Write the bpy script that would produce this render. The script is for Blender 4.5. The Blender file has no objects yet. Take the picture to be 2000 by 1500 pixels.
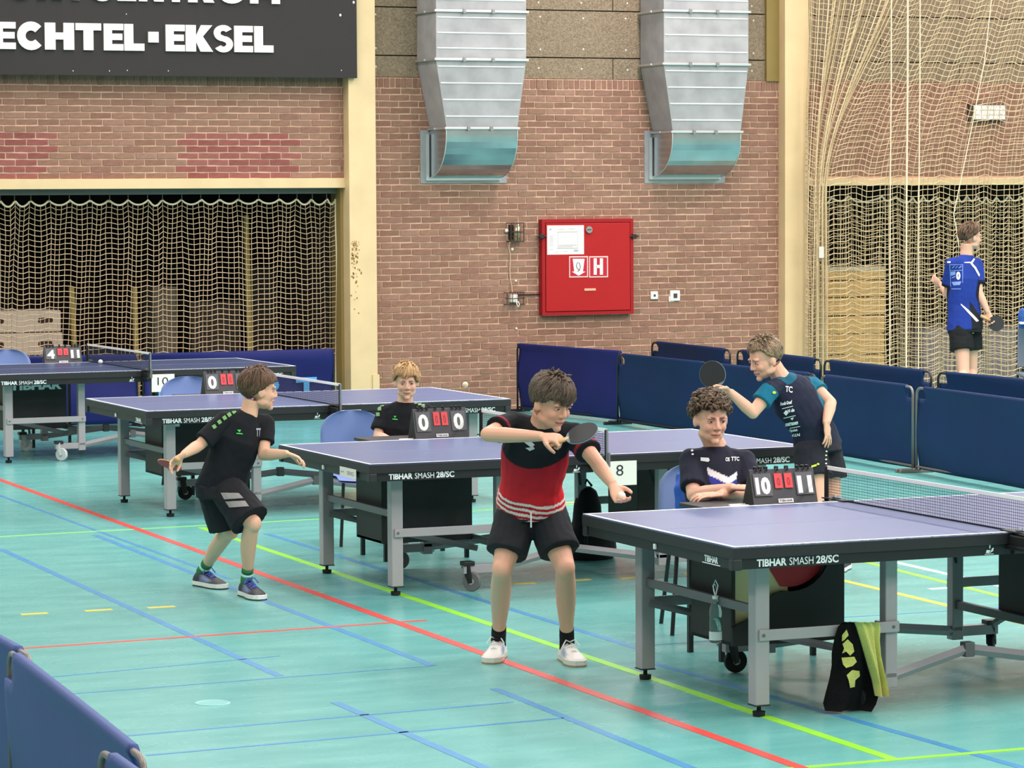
import bpy, bmesh, math, random
from mathutils import Vector, Matrix, noise
from mathutils.bvhtree import BVHTree

scene = bpy.context.scene
C = scene.collection
V = Vector

# ------------------------------------------------------------------ camera
FPX, PITCH, ROLL, CAMH, YAW = 6103.41, 0.0609, -0.0056, 2.2438, 0.406


def ray(px, py):
    """world direction of the photograph's pixel (2000x1500 frame); the court's long axis is x, the hall's back wall lies at +y"""
    a, b = px - 1000.0, py - 750.0
    u = a * math.cos(ROLL) + b * math.sin(ROLL)
    v = -a * math.sin(ROLL) + b * math.cos(ROLL)
    xc, zc = u / FPX, -v / FPX
    Y = math.cos(PITCH) + zc * math.sin(PITCH)
    Z = -math.sin(PITCH) + zc * math.cos(PITCH)
    return V((xc * math.cos(YAW) + Y * math.sin(YAW), -xc * math.sin(YAW) + Y * math.cos(YAW), Z))


CAM = V((0, 0, CAMH))
FWD = ray(1000, 750).normalized()


def atz(px, py, z=0.0):
    d = ray(px, py)
    return CAM + d * ((z - CAMH) / d.z)


def aty(px, py, y):
    d = ray(px, py)
    return CAM + d * (y / d.y)


def atd(px, py, depth):
    d = ray(px, py)
    return CAM + d * (depth / d.dot(FWD))


def to_px(P):
    X = P[0] * math.cos(YAW) - P[1] * math.sin(YAW)
    Y = P[0] * math.sin(YAW) + P[1] * math.cos(YAW)
    Z = P[2] - CAMH
    yc = Y * math.cos(PITCH) - Z * math.sin(PITCH)
    zc = Z * math.cos(PITCH) + Y * math.sin(PITCH)
    u, v = FPX * X / yc, -FPX * zc / yc
    return (1000 + u * math.cos(ROLL) - v * math.sin(ROLL), 750 + u * math.sin(ROLL) + v * math.cos(ROLL))


right_v = (ray(1001, 750) - ray(1000, 750)).normalized()
down_v = (ray(1000, 751) - ray(1000, 750)).normalized()
cam_data = bpy.data.cameras.new('camera')
cam_data.sensor_fit = 'HORIZONTAL'
cam_data.sensor_width = 36.0
cam_data.lens = FPX / 2000.0 * 36.0
cam_data.clip_end = 200
cam = bpy.data.objects.new('camera', cam_data)
C.objects.link(cam)
m = Matrix((right_v, -down_v, -FWD)).transposed().to_4x4()
m.translation = CAM
cam.matrix_world = m
scene.camera = cam

# ------------------------------------------------------------------ world, lamps, exposure
world = bpy.data.worlds.new('world')
scene.world = world
world.use_nodes = True
world.node_tree.nodes['Background'].inputs[0].default_value = (0.9, 0.95, 1.0, 1)
world.node_tree.nodes['Background'].inputs[1].default_value = 0.3
scene.view_settings.view_transform = 'Standard'
scene.view_settings.look = 'None'
scene.view_settings.gamma = 1.0
scene.view_settings.use_curve_mapping = False
scene.view_settings.exposure = 0.0
scene.cycles.use_denoising = True
scene.cycles.max_bounces = 6
scene.cycles.diffuse_bounces = 3
scene.cycles.glossy_bounces = 3
scene.cycles.caustics_reflective = False
scene.cycles.caustics_refractive = False
scene.cycles.sample_clamp_indirect = 4.0

CEIL = 7.2
LAMP_POWER = 385.0
for lx in (-2.5, 3.0, 8.5, 14.0, 19.5):
    for ly in (2.0, 11.0, 20.0, 26.6):
        ld = bpy.data.lights.new('ceiling_lamp', 'AREA')
        ld.shape = 'RECTANGLE'
        ld.size, ld.size_y = 1.0, 5.0
        ld.energy = LAMP_POWER * (1.0 if ly < 26 else 0.75) * {-2.5: 0.55, 3.0: 0.65, 8.5: 0.95, 14.0: 1.35, 19.5: 1.45}[lx]
        ld.color = (1.0, 0.88, 0.885)
        lo = bpy.data.objects.new('ceiling_lamp', ld)
        lo.location = (lx, ly, CEIL - 0.06)
        C.objects.link(lo)


# ------------------------------------------------------------------ colours and materials
def lin(c):
    c = c / 255.0
    return c / 12.92 if c <= 0.04045 else ((c + 0.055) / 1.055) ** 2.4


def rgb(r, g, b):
    return (lin(r), lin(g), lin(b))


MATS = {}


def mat(name, col=None, rough=0.6, metal=0.0, spec=0.5, var=0.0, vscale=6.0, bump=0.0, bscale=60.0, attr=False,
        sheen=0.0, alpha=None, trans=0.0, emit=None, stretch=None):
    if name in MATS:
        return MATS[name]
    M = bpy.data.materials.new(name)
    M.use_nodes = True
    nt = M.node_tree
    N, Lk = nt.nodes, nt.links
    b = N['Principled BSDF']
    b.inputs['Roughness'].default_value = rough
    b.inputs['Metallic'].default_value = metal
    b.inputs['Specular IOR Level'].default_value = spec
    if sheen:
        b.inputs['Sheen Weight'].default_value = sheen
    if trans:
        b.inputs['Transmission Weight'].default_value = trans
        b.inputs['IOR'].default_value = 1.3
    if emit:
        b.inputs['Emission Color'].default_value = (*emit[:3], 1)
        b.inputs['Emission Strength'].default_value = emit[3]
    src = None
    if attr:
        a = N.new('ShaderNodeAttribute')
        a.attribute_name = 'Col'
        src = a.outputs['Color']
    else:
        b.inputs['Base Color'].default_value = (*col, 1)
    tc = None
    if var or bump:
        tc = N.new('ShaderNodeTexCoord')
        vec = tc.outputs['Object']
        if stretch:
            mp = N.new('ShaderNodeMapping')
            mp.inputs['Scale'].default_value = stretch
            Lk.new(vec, mp.inputs['Vector'])
            vec = mp.outputs['Vector']
    if var:
        nz = N.new('ShaderNodeTexNoise')
        nz.inputs['Scale'].default_value = vscale
        nz.inputs['Detail'].default_value = 4
        Lk.new(vec, nz.inputs['Vector'])
        mr = N.new('ShaderNodeMapRange')
        mr.inputs['From Min'].default_value = 0.3
        mr.inputs['From Max'].default_value = 0.7
        mr.inputs['To Min'].default_value = 1 - var
        mr.inputs['To Max'].default_value = 1 + var
        Lk.new(nz.outputs['Fac'], mr.inputs['Value'])
        mx = N.new('ShaderNodeMix')
        mx.data_type = 'RGBA'
        mx.blend_type = 'MULTIPLY'
        mx.inputs[0].default_value = 1.0
        if src:
            Lk.new(src, mx.inputs[6])
        else:
            mx.inputs[6].default_value = (*col, 1)
        Lk.new(mr.outputs['Result'], mx.inputs[7])
        src = mx.outputs[2]
    if src:
        Lk.new(src, b.inputs['Base Color'])
    if bump:
        nb = N.new('ShaderNodeTexNoise')
        nb.inputs['Scale'].default_value = bscale
        nb.inputs['Detail'].default_value = 3
        Lk.new(vec, nb.inputs['Vector'])
        bp = N.new('ShaderNodeBump')
        bp.inputs['Strength'].default_value = min(1.0, bump)
        bp.inputs['Distance'].default_value = 0.01
        Lk.new(nb.outputs['Fac'], bp.inputs['Height'])
        Lk.new(bp.outputs['Normal'], b.inputs['Normal'])
    MATS[name] = M
    return M


# ------------------------------------------------------------------ mesh builder
class MB:
    def __init__(self):
        self.v, self.f, self.c = [], [], []
        self.col = (1, 1, 1)

    def add(self, vs, fs):
        o = len(self.v)
        self.v += [V(p) for p in vs]
        self.c += [self.col] * len(vs)
        self.f += [tuple(i + o for i in f) for f in fs]
        return self

    def box(self, c, s, rot=None):
        hx, hy, hz = s[0] / 2, s[1] / 2, s[2] / 2
        vs = [V((x, y, z)) for z in (-hz, hz) for y in (-hy, hy) for x in (-hx, hx)]
        if rot:
            vs = [rot @ p for p in vs]
        c = V(c)
        return self.add([p + c for p in vs], [(0, 2, 3, 1), (4, 5, 7, 6), (0, 1, 5, 4), (2, 6, 7, 3), (0, 4, 6, 2), (1, 3, 7, 5)])

    def bb(self, a, b):
        return self.box([(a[i] + b[i]) / 2 for i in range(3)], [abs(b[i] - a[i]) for i in range(3)])

    def hexa(self, p):
        """eight corners: bottom ring 0-3, top ring 4-7"""
        return self.add(p, [(3, 2, 1, 0), (4, 5, 6, 7), (0, 1, 5, 4), (1, 2, 6, 5), (2, 3, 7, 6), (3, 0, 4, 7)])

    def prism(self, poly, fn, t0, t1):
        """poly: 2D outline; fn(u, v, t) gives the 3D point"""
        n = len(poly)
        vs = [fn(u, v, t0) for u, v in poly] + [fn(u, v, t1) for u, v in poly]
        fs = [tuple(range(n - 1, -1, -1)), tuple(range(n, 2 * n))]
        fs += [(i, (i + 1) % n, n + (i + 1) % n, n + i) for i in range(n)]
        return self.add(vs, fs)

    def loft(self, pts, radii, side=None, n=12, caps=True):
        pts = [V(p) for p in pts]
        k = len(pts)
        vs, fs = [], []
        prev = V(side) if side is not None else None
        for i in range(k):
            t = (pts[min(i + 1, k - 1)] - pts[max(i - 1, 0)])
            if t.length < 1e-9:
                t = V((0, 0, 1))
            t.normalize()
            ref = prev if prev is not None else (V((0, 0, 1)) if abs(t.z) < 0.9 else V((1, 0, 0)))
            a = ref - t * ref.dot(t)
            if a.length < 1e-6:
                a = t.orthogonal()
            a.normalize()
            b = t.cross(a)
            if side is None:
                prev = a
            r = radii[i] if isinstance(radii, (list, tuple)) else radii
            ra, rb = (r if isinstance(r, (list, tuple)) else (r, r))
            for j in range(n):
                an = 2 * math.pi * j / n
                vs.append(pts[i] + a * (ra * math.cos(an)) + b * (rb * math.sin(an)))
        for i in range(k - 1):
            for j in range(n):
                j2 = (j + 1) % n
                fs.append((i * n + j, i * n + j2, (i + 1) * n + j2, (i + 1) * n + j))
        if caps:
            fs.append(tuple(range(n - 1, -1, -1)))
            fs.append(tuple((k - 1) * n + j for j in range(n)))
        return self.add(vs, fs)

    def tube(self, pts, r, n=6, caps=True):
        return self.loft(pts, [r] * len(pts), n=n, caps=caps)

    def cyl(self, a, b, r, n=12):
        return self.loft([a, b], [r, r], n=n)

    def ell(self, c, r, axes=None, nu=14, nv=9):
        c = V(c)
        ax = axes or (V((1, 0, 0)), V((0, 1, 0)), V((0, 0, 1)))
        r = r if isinstance(r, (list, tuple)) else (r, r, r)
        vs = [c - ax[2] * r[2]]
        for i in range(1, nv):
            ph = -math.pi / 2 + math.pi * i / nv
            for j in range(nu):
                th = 2 * math.pi * j / nu
                vs.append(c + ax[0] * (r[0] * math.cos(ph) * math.cos(th)) + ax[1] * (r[1] * math.cos(ph) * math.sin(th)) + ax[2] * (r[2] * math.sin(ph)))
        vs.append(c + ax[2] * r[2])
        fs = [(0, 1 + (j + 1) % nu, 1 + j) for j in range(nu)]
        for i in range(nv - 2):
            for j in range(nu):
                a0, a1 = 1 + i * nu + j, 1 + i * nu + (j + 1) % nu
                fs.append((a0, a1, a1 + nu, a0 + nu))
        top = len(vs) - 1
        b0 = 1 + (nv - 2) * nu
        fs += [(b0 + j, b0 + (j + 1) % nu, top) for j in range(nu)]
        return self.add(vs, fs)

    def mesh(self, name, colors=False, smooth=False, off=None):
        me = bpy.data.meshes.new(name)
        vs = [p - off for p in self.v] if off is not None else self.v
        me.from_pydata([tuple(p) for p in vs], [], self.f)
        if colors:
            at = me.color_attributes.new('Col', 'FLOAT_COLOR', 'POINT')
            at.data.foreach_set('color', [x for c in self.c for x in (c[0], c[1], c[2], 1.0)])
        if smooth:
            me.polygons.foreach_set('use_smooth', [True] * len(me.polygons))
        me.update()
        return me

    def build(self, name, material, parent=None, smooth=False, colors=False, bevel=0.0, off=None, kind=None, label=None):
        o = link(name, self.mesh(name, colors, smooth, off), material, parent)
        if bevel:
            md = o.modifiers.new('bevel', 'BEVEL')
            md.width = bevel
            md.segments = 2
            md.limit_method = 'ANGLE'
        if kind:
            o['kind'] = kind
        if label:
            o['label'] = label
        return o


def link(name, me, material=None, parent=None):
    o = bpy.data.objects.new(name, me)
    if material is not None and not len(me.materials):
        me.materials.append(material)
    C.objects.link(o)
    if parent is not None:
        o.parent = parent
    return o


def empty(name, loc=(0, 0, 0), rz=0.0):
    o = bpy.data.objects.new(name, None)
    o.empty_display_size = 0.1
    C.objects.link(o)
    o.location = loc
    o.rotation_euler = (0, 0, rz)
    return o


def tag(o, label, cat, group=None):
    o['label'] = label
    o['category'] = cat
    if group:
        o['group'] = group
    return o


def struct(o, label=None):
    o['kind'] = 'structure'
    if label:
        o['label'] = label
    return o


TEXTS = {}


def text_shape(s, bold=0.0, spacing=1.0):
    """flat glyph outlines of a string: vertices and faces, cap height 1, left end at 0, centred vertically on 0.5"""
    key = (s, bold, spacing)
    if key in TEXTS:
        return TEXTS[key]
    cu = bpy.data.curves.new('glyphs', 'FONT')
    cu.body = s
    cu.size = 1.0
    cu.offset = bold
    cu.space_character = spacing
    cu.resolution_u = 3
    ob = bpy.data.objects.new('glyphs', cu)
    C.objects.link(ob)
    bpy.context.view_layer.update()
    dg = bpy.context.evaluated_depsgraph_get()
    me = bpy.data.meshes.new_from_object(ob.evaluated_get(dg))
    vs = [(p.co.x, p.co.y) for p in me.vertices]
    fs = [tuple(p.vertices) for p in me.polygons]
    bpy.data.objects.remove(ob)
    bpy.data.curves.remove(cu)
    bpy.data.meshes.remove(me)
    x0 = min(p[0] for p in vs)
    y0 = min(p[1] for p in vs)
    y1 = max(p[1] for p in vs)
    x1 = max(p[0] for p in vs)
    h = y1 - y0
    vs = [((p[0] - x0) / h, (p[1] - y0) / h) for p in vs]
    TEXTS[key] = (vs, fs, (x1 - x0) / h)
    return TEXTS[key]


def text_on(mb, s, origin, u, v, width=None, height=None, bold=0.0, spacing=1.0, lift=0.0):
    """lay flat lettering on a plane: origin = lower left corner, u/v unit directions; width and height in metres"""
    vs, fs, asp = text_shape(s, bold, spacing)
    o, u, v = V(origin), V(u), V(v)
    height = height or width / asp
    kx = (width / asp) if width else height
    n = u.cross(v) * lift
    mb.add([o + u * (x * kx) + v * (y * height) + n for x, y in vs], fs)
    return mb


rnd = random.Random(7)
# ================================================================== the hall
WY = 29.8                                    # face of the back wall
cream = mat('cream_paint', rgb(222, 205, 160), 0.6, var=0.06, vscale=3)
wall_paint = mat('hall_paint', rgb(205, 196, 178), 0.8)
ceil_m = mat('ceiling_paint', rgb(215, 212, 205), 0.9)


def floor_mat():
    M = mat('teal_sports_floor', rgb(108, 178, 172), 0.27, spec=0.42)
    nt = M.node_tree
    N, Lk = nt.nodes, nt.links
    b = N['Principled BSDF']
    tc = N.new('ShaderNodeTexCoord')
    mp = N.new('ShaderNodeMapping')
    mp.inputs['Scale'].default_value = (0.9, 3.2, 1)
    Lk.new(tc.outputs['Object'], mp.inputs['Vector'])
    n1 = N.new('ShaderNodeTexNoise')
    n1.inputs['Scale'].default_value = 1.6
    n1.inputs['Detail'].default_value = 5
    Lk.new(mp.outputs['Vector'], n1.inputs['Vector'])
    cr = N.new('ShaderNodeValToRGB')
    cr.color_ramp.elements[0].position = 0.3
    cr.color_ramp.elements[0].color = (*rgb(98, 170, 166), 1)
    cr.color_ramp.elements[1].position = 0.72
    cr.color_ramp.elements[1].color = (*rgb(116, 186, 179), 1)
    Lk.new(n1.outputs['Fac'], cr.inputs['Fac'])
    # scuff marks
    mp2 = N.new('ShaderNodeMapping')
    mp2.inputs['Scale'].default_value = (2.0, 7.0, 1)
    Lk.new(tc.outputs['Object'], mp2.inputs['Vector'])
    n2 = N.new('ShaderNodeTexNoise')
    n2.inputs['Scale'].default_value = 1.3
    n2.inputs['Detail'].default_value = 6
    Lk.new(mp2.outputs['Vector'], n2.inputs['Vector'])
    sc = N.new('ShaderNodeValToRGB')
    sc.color_ramp.elements[0].position = 0.66
    sc.color_ramp.elements[0].color = (0, 0, 0, 1)
    sc.color_ramp.elements[1].position = 0.8
    sc.color_ramp.elements[1].color = (0.2, 0.2, 0.2, 1)
    Lk.new(n2.outputs['Fac'], sc.inputs['Fac'])
    mx = N.new('ShaderNodeMix')
    mx.data_type = 'RGBA'
    Lk.new(sc.outputs['Color'], mx.inputs[0])
    Lk.new(cr.outputs['Color'], mx.inputs[6])
    mx.inputs[7].default_value = (*rgb(138, 198, 194), 1)
    Lk.new(mx.outputs[2], b.inputs['Base Color'])
    mr = N.new('ShaderNodeMapRange')
    mr.inputs['To Min'].default_value = 0.2
    mr.inputs['To Max'].default_value = 0.33
    Lk.new(n2.outputs['Fac'], mr.inputs['Value'])
    Lk.new(mr.outputs['Result'], b.inputs['Roughness'])
    return M


floor = struct(MB().bb((-8, -6, -0.1), (27, 34.2, 0)).build('floor', floor_mat()), 'teal sports hall floor with coloured court lines')

paint = {
    'red': mat('red_line', rgb(233, 82, 74), 0.35, var=0.06, vscale=9),
    'green': mat('lime_line', rgb(150, 224, 62), 0.35, var=0.06, vscale=9),
    'pale': mat('pale_green_line', rgb(158, 236, 124), 0.35),
    'blue': mat('blue_line', rgb(70, 140, 188), 0.35, var=0.06, vscale=9),
    'yellow': mat('yellow_line', rgb(240, 210, 70), 0.35),
    'white': mat('white_line', rgb(225, 240, 232), 0.35),
}
HALF = 0.0


def court_line(colour, a, b, w, ext=0.0, z=0.0014):
    a, b = V((a[0], a[1], 0)), V((b[0], b[1], 0))
    d = (b - a).normalized()
    a, b = a - d * ext, b + d * ext
    n = V((-d.y, d.x, 0)) * (w / 2)
    p = [a - n, a + n, b + n, b - n]
    mb = MB().hexa([q + V((0, 0, -0.004)) for q in p] + [q + V((0, 0, z)) for q in p])
    mb.build('court_line', paint[colour], floor)


def line_px(colour, p, q, w, ext=0.0, z=0.0014):
    court_line(colour, atz(*p), atz(*q), w, ext, z)


line_px('red', (0, 937), (1560, 1498), 0.055, 1.2, 0.0022)
line_px('green', (392, 1030), (1745, 1483), 0.052, 0.0, 0.002)
line_px('pale', (0, 1048), (720, 1008), 0.03, 1.0, 0.0018)
line_px('pale', (720, 1008), (1240, 978), 0.03, 0.0, 0.0018)
line_px('green', (1575, 1498), (2000, 1462), 0.04, 0.6, 0.0018)
line_px('red', (45, 1266), (832, 1211), 0.035, 0.0, 0.0016)
line_px('blue', (0, 1072), (545, 1320), 0.045, 0.0)
line_px('blue', (185, 1045), (845, 1300), 0.045, 0.0)
line_px('blue', (0, 968), (420, 1120), 0.03, 0.3)
line_px('blue', (520, 1042), (1265, 1272), 0.045, 0.0)
line_px('blue', (100, 1322), (545, 1281), 0.016, 0.0)
line_px('blue', (140, 1355), (845, 1300), 0.016, 0.0)
line_px('blue', (245, 1437), (1000, 1371), 0.022, 0.0)
line_px('blue', (285, 1475), (1100, 1402), 0.024, 0.0)
line_px('blue', (715, 1398), (952, 1502), 0.045, 0.4)
line_px('blue', (1028, 1370), (1350, 1500), 0.045, 0.4)
line_px('blue', (1330, 1310), (2000, 1500), 0.045, 0.4)
line_px('yellow', (1648, 1134), (2000, 1218), 0.05, 0.5)
line_px('yellow', (1650, 1100), (2000, 1078), 0.04, 0.3)
line_px('yellow', (1000, 988), (1130, 980), 0.05, 0.0)
line_px('white', (1750, 1098), (2000, 1155), 0.05, 0.5)
line_px('white', (1930, 1142), (2000, 1137), 0.05, 0.4)
line_px('green', (1680, 1095), (2000, 1176), 0.05, 0.5)
line_px('blue', (1650, 1205), (1960, 1186), 0.018, 0.5)
line_px('blue', (1240, 1262), (1560, 1238), 0.016, 0.0)
for a, b in (((40, 1200), (93, 1197)), ((165, 1193), (218, 1190)), ((288, 1187), (341, 1184)), ((1000, 1140), (1045, 1138)),
             ((1092, 1135), (1152, 1131)), ((1210, 1129), (1258, 1126)), ((1335, 1121), (1362, 1119))):
    line_px('yellow', a, b, 0.05, 0.0)
# circular floor cover
cv = atz(415, 1373)
mb = MB()
mb.loft([cv + V((0, 0, -0.01)), cv + V((0, 0, 0.0015))], [0.075, 0.075], n=28)
sock = mb.build('floor_socket_cover', mat('socket_cover', rgb(118, 184, 181), 0.35), floor)
ring = [cv + V((0.075 * math.cos(k * math.pi / 14), 0.075 * math.sin(k * math.pi / 14), 0.001)) for k in range(29)]
MB().tube(ring, 0.003, n=5, caps=False).build('cover_rim', mat('cover_rim', rgb(160, 212, 206), 0.4), sock)

# shell of the hall outside the frame
struct(MB().bb((-8, -6, CEIL), (27, 34.2, CEIL + 0.2)).build('ceiling', ceil_m), 'pale flat hall ceiling')
struct(MB().bb((-8.2, -6, 0), (-8, 34.2, CEIL)).build('wall_side_left', wall_paint), 'plain pale side wall')
struct(MB().bb((27, -6, 0), (27.2, 34.2, CEIL)).build('wall_side_right', wall_paint), 'plain pale side wall at the other end')
struct(MB().bb((-8, -6.2, 0), (27, -6, CEIL)).build('wall_front', wall_paint), 'plain pale wall behind the spectators')
struct(MB().bb((-8, WY, 0), (6.4, WY + 0.3, CEIL)).build('wall_far_left', wall_paint), 'plain wall beyond the storage opening')
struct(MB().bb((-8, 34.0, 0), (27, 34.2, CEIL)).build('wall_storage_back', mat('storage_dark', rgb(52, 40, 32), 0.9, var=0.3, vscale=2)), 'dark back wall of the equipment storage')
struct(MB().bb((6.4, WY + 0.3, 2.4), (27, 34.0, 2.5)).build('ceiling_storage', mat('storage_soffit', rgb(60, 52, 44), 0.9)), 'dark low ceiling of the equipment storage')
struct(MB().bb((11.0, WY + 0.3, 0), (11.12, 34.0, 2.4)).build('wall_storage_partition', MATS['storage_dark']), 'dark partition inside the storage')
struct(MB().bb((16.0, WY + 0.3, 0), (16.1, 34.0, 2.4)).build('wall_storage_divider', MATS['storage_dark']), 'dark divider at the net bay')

# ------------------------------------------------------------------ brick walls
brick_m = mat('brick_clay', attr=True, rough=0.85, var=0.10, vscale=14, bump=0.6, bscale=45)
mortar_m = mat('mortar_joint', rgb(222, 184, 158), 0.9, var=0.08, vscale=5, bump=0.3, bscale=90)
BL, BH, JT = 0.2165, 0.0655, 0.0125
TONES = [rgb(151, 111, 92), rgb(147, 107, 88), rgb(154, 115, 95), rgb(148, 110, 90), rgb(143, 102, 86), rgb(152, 114, 95),
         rgb(146, 109, 89), rgb(157, 118, 100), rgb(149, 108, 91), rgb(140, 101, 82)]
RED_TONES = [rgb(146, 83, 76), rgb(139, 77, 70), rgb(151, 90, 82)]


def brick_shape(mb, x0, x1, z0, z1, y, rn, j=0.004):
    """a hand-moulded brick: sagging top and bottom edge, face set proud of the mortar by a few millimetres"""
    pr = 0.008 + rn.uniform(-0.003, 0.004)
    n = 3
    front, back = [], []
    for k in range(n + 1):
        x = x0 + (x1 - x0) * k / n
        zt = z1 + rn.uniform(-j, j * 0.4)
        zb = z0 + rn.uniform(-j * 0.4, j)
        front.append((V((x, y - pr + rn.uniform(-0.002, 0.002), zb)), V((x, y - pr + rn.uniform(-0.002, 0.002) - 0.001, zt))))
        back.append((V((x, y + 0.02, z0)), V((x, y + 0.02, z1))))
    vs, fs = [], []
    for (a, b), (c, d) in zip(front, back):
        vs += [a, b, c, d]
    for k in range(n):
        o, p = 4 * k, 4 * k + 4
        fs += [(o, p, p + 1, o + 1), (o + 1, p + 1, p + 3, o + 3), (o, o + 2, p + 2, p)]
    fs += [(0, 1, 3, 2), (4 * n, 4 * n + 2, 4 * n + 3, 4 * n + 1)]
    mb.add(vs, fs)


VARIANTS = {}


def brick_variant(k, red, w, h):
    key = (k, red, round(w, 3), round(h, 3))
    if key not in VARIANTS:
        rn = random.Random(k * 31 + (5 if red else 0))
        mb = MB()
        mb.col = (RED_TONES if red else TONES)[k % (3 if red else 10)]
        brick_shape(mb, -w / 2, w / 2, -h / 2, h / 2, 0, rn)
        VARIANTS[key] = mb.mesh('brick', colors=True)
        VARIANTS[key].materials.append(brick_m)
    return VARIANTS[key]


def brick_wall(name, label, x0, x1, z0, z1, thick, hidden, red_at, seed, ztop_extra=None):
    """mortar slab with every brick laid on it; the first 300 bricks in clear view are parts, the rest one joined part"""
    rn = random.Random(seed)
    wall = struct(MB().bb((x0, WY, z0), (x1, WY + thick, z1)).build(name, mortar_m), label)
    cand = []
    zs = z1 - 0.105                                     # soldier course on top
    x = x0 + 0.004
    while x < x1 - 0.03:
        w = min(0.052, x1 - x - 0.004)
        cand.append((x, x + w, zs + 0.006, z1 - 0.006))
        x += 0.0625
    i = 0
    z = zs
    while z - BH > z0 - 0.02:
        zb = max(z - BH, z0)
        x = x0 - (BL / 2 if i % 2 else 0) - (0.03 * ((i * 7) % 5) / 5)
        while x < x1:
            a, b = max(x + JT / 2, x0 + 0.003), min(x + BL - JT / 2, x1 - 0.003)
            if b - a > 0.03 and z - zb > 0.03:
                cand.append((a, b, zb + JT / 2, z - JT / 2))
            x += BL
        z -= BH
        i += 1
    seen, rest = [], []
    for c in cand:
        cx, cz = (c[0] + c[1]) / 2, (c[2] + c[3]) / 2
        px = to_px((cx, WY, cz))
        if 0 < px[0] < 2000 and 0 < px[1] < 1500 and not hidden(px[0], px[1]):
            seen.append(c)
        else:
            rest.append(c)
    seen.sort(key=lambda c: (-(round((c[1] - c[0]) * (c[3] - c[2]), 4) > 0.009), c[0]))
    parts, rest = seen[:300], rest + seen[300:]
    for c in parts:
        cx, cz = (c[0] + c[1]) / 2, (c[2] + c[3]) / 2
        px = to_px((cx, WY, cz))
        w, h = c[1] - c[0], c[3] - c[2]
        o = link('brick', brick_variant(rn.randrange(12), red_at(*px), w, h), None, wall)
        o.location = (cx, WY, cz)
    mb = MB()
    for c in rest:
        px = to_px(((c[0] + c[1]) / 2, WY, (c[2] + c[3]) / 2))
        mb.col = rn.choice(RED_TONES if red_at(*px) else TONES)
        brick_shape(mb, c[0], c[1], c[2], c[3], WY, rn)
    if rest:
        mb.build('brickwork', brick_m, wall, colors=True, kind='stuff')
    return wall


def red_patch(px, py):
    return (355 < px < 570 and 256 < py < 348) or (px < 92 and 254 < py < 348)


PL0, PL1, PR0, PR1 = 10.964, 11.257, 15.934, 16.221        # the two pillars
ZB = 3.43                                                  # top of the brickwork
hid_mid = lambda x, y: (815 < x < 1030 and y < 360) or (1250 < x < 1465 and y < 360) or (1050 < x < 1242 and 425 < y < 618) or y > 755 or (x > 1000 and y > 665) or (x > 1270 and y > 650)
brick_wall('wall_back', 'reddish brown brick wall between the two pale pillars', PL1 - 0.1, PR0 + 0.1, 0, ZB, 0.3, hid_mid, lambda x, y: False, 3)
brick_wall('wall_left', 'brick wall strip above the storage opening under the dark sign', 6.4, PL0 + 0.1, 2.41, ZB, 0.3, lambda x, y: y < 140, red_patch, 5)
brick_wall('wall_right', 'brick wall seen through the hanging net', PR1 - 0.1, 27, 2.38, ZB, 0.3, lambda x, y: x < 1585, lambda x, y: False, 9)

# wood-wool acoustic boards above the brickwork
ww = mat('wood_wool_board', rgb(142, 124, 102), 0.95, var=0.3, vscale=55, bump=1.0, bscale=70)
dot = mat('screw_cap', rgb(215, 212, 200), 0.5)
ZR = [ZB, 3.655, 4.145, 4.64, 5.13, 5.62, 6.11, 6.6, 7.2]


def board_wall(name, label, x0, x1, joints_even, joints_odd):
    base = struct(MB().bb((x0, WY + 0.05, ZB), (x1, WY + 0.3, CEIL)).build(name, mat('board_gap', rgb(70, 62, 50), 0.9)), label)
    for r in range(len(ZR) - 1):
        xs = [x0] + (joints_even if r % 2 == 0 else joints_odd) + [x1]
        for a, b in zip(xs, xs[1:]):
            p = MB().bb((a + 0.005, WY + 0.01, ZR[r] + 0.006), (b - 0.005, WY + 0.06, ZR[r + 1] - 0.006)).build('acoustic_board', ww, base)
            if r < 3 and b - a > 0.5 and name == 'wall_upper_back':
                x = a + 0.17
                while x < b - 0.05:
                    for zz in ((ZR[r] + 0.08, ZR[r + 1] - 0.07) if ZR[r + 1] - ZR[r] > 0.3 else ((ZR[r] + ZR[r + 1]) / 2,)):
                        zq = zz + rnd.uniform(-0.01, 0.01)
                        MB().ell((x, WY + 0.01, zq), (0.011, 0.004, 0.011), nu=8, nv=4).build('screw_cap', dot, p)
                    x += 0.49


jx = aty(1197, 60, WY).x
board_wall('wall_upper_back', 'brown wood-wool acoustic boards above the bricks', PL1 - 0.1, PR0 + 0.1, [jx - 2.0, jx, jx + 2.0], [jx - 1.0, jx + 1.0])
board_wall('wall_upper_left', 'acoustic boards behind the dark sign', 6.4, PL0 + 0.1, [8.4], [7.4, 9.4])
board_wall('wall_upper_right', 'acoustic boards behind the hanging net', PR1 - 0.1, 27, [18.2, 20.2, 22.2, 24.2], [17.2, 19.2, 21.2, 23.2, 25.2])

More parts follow.
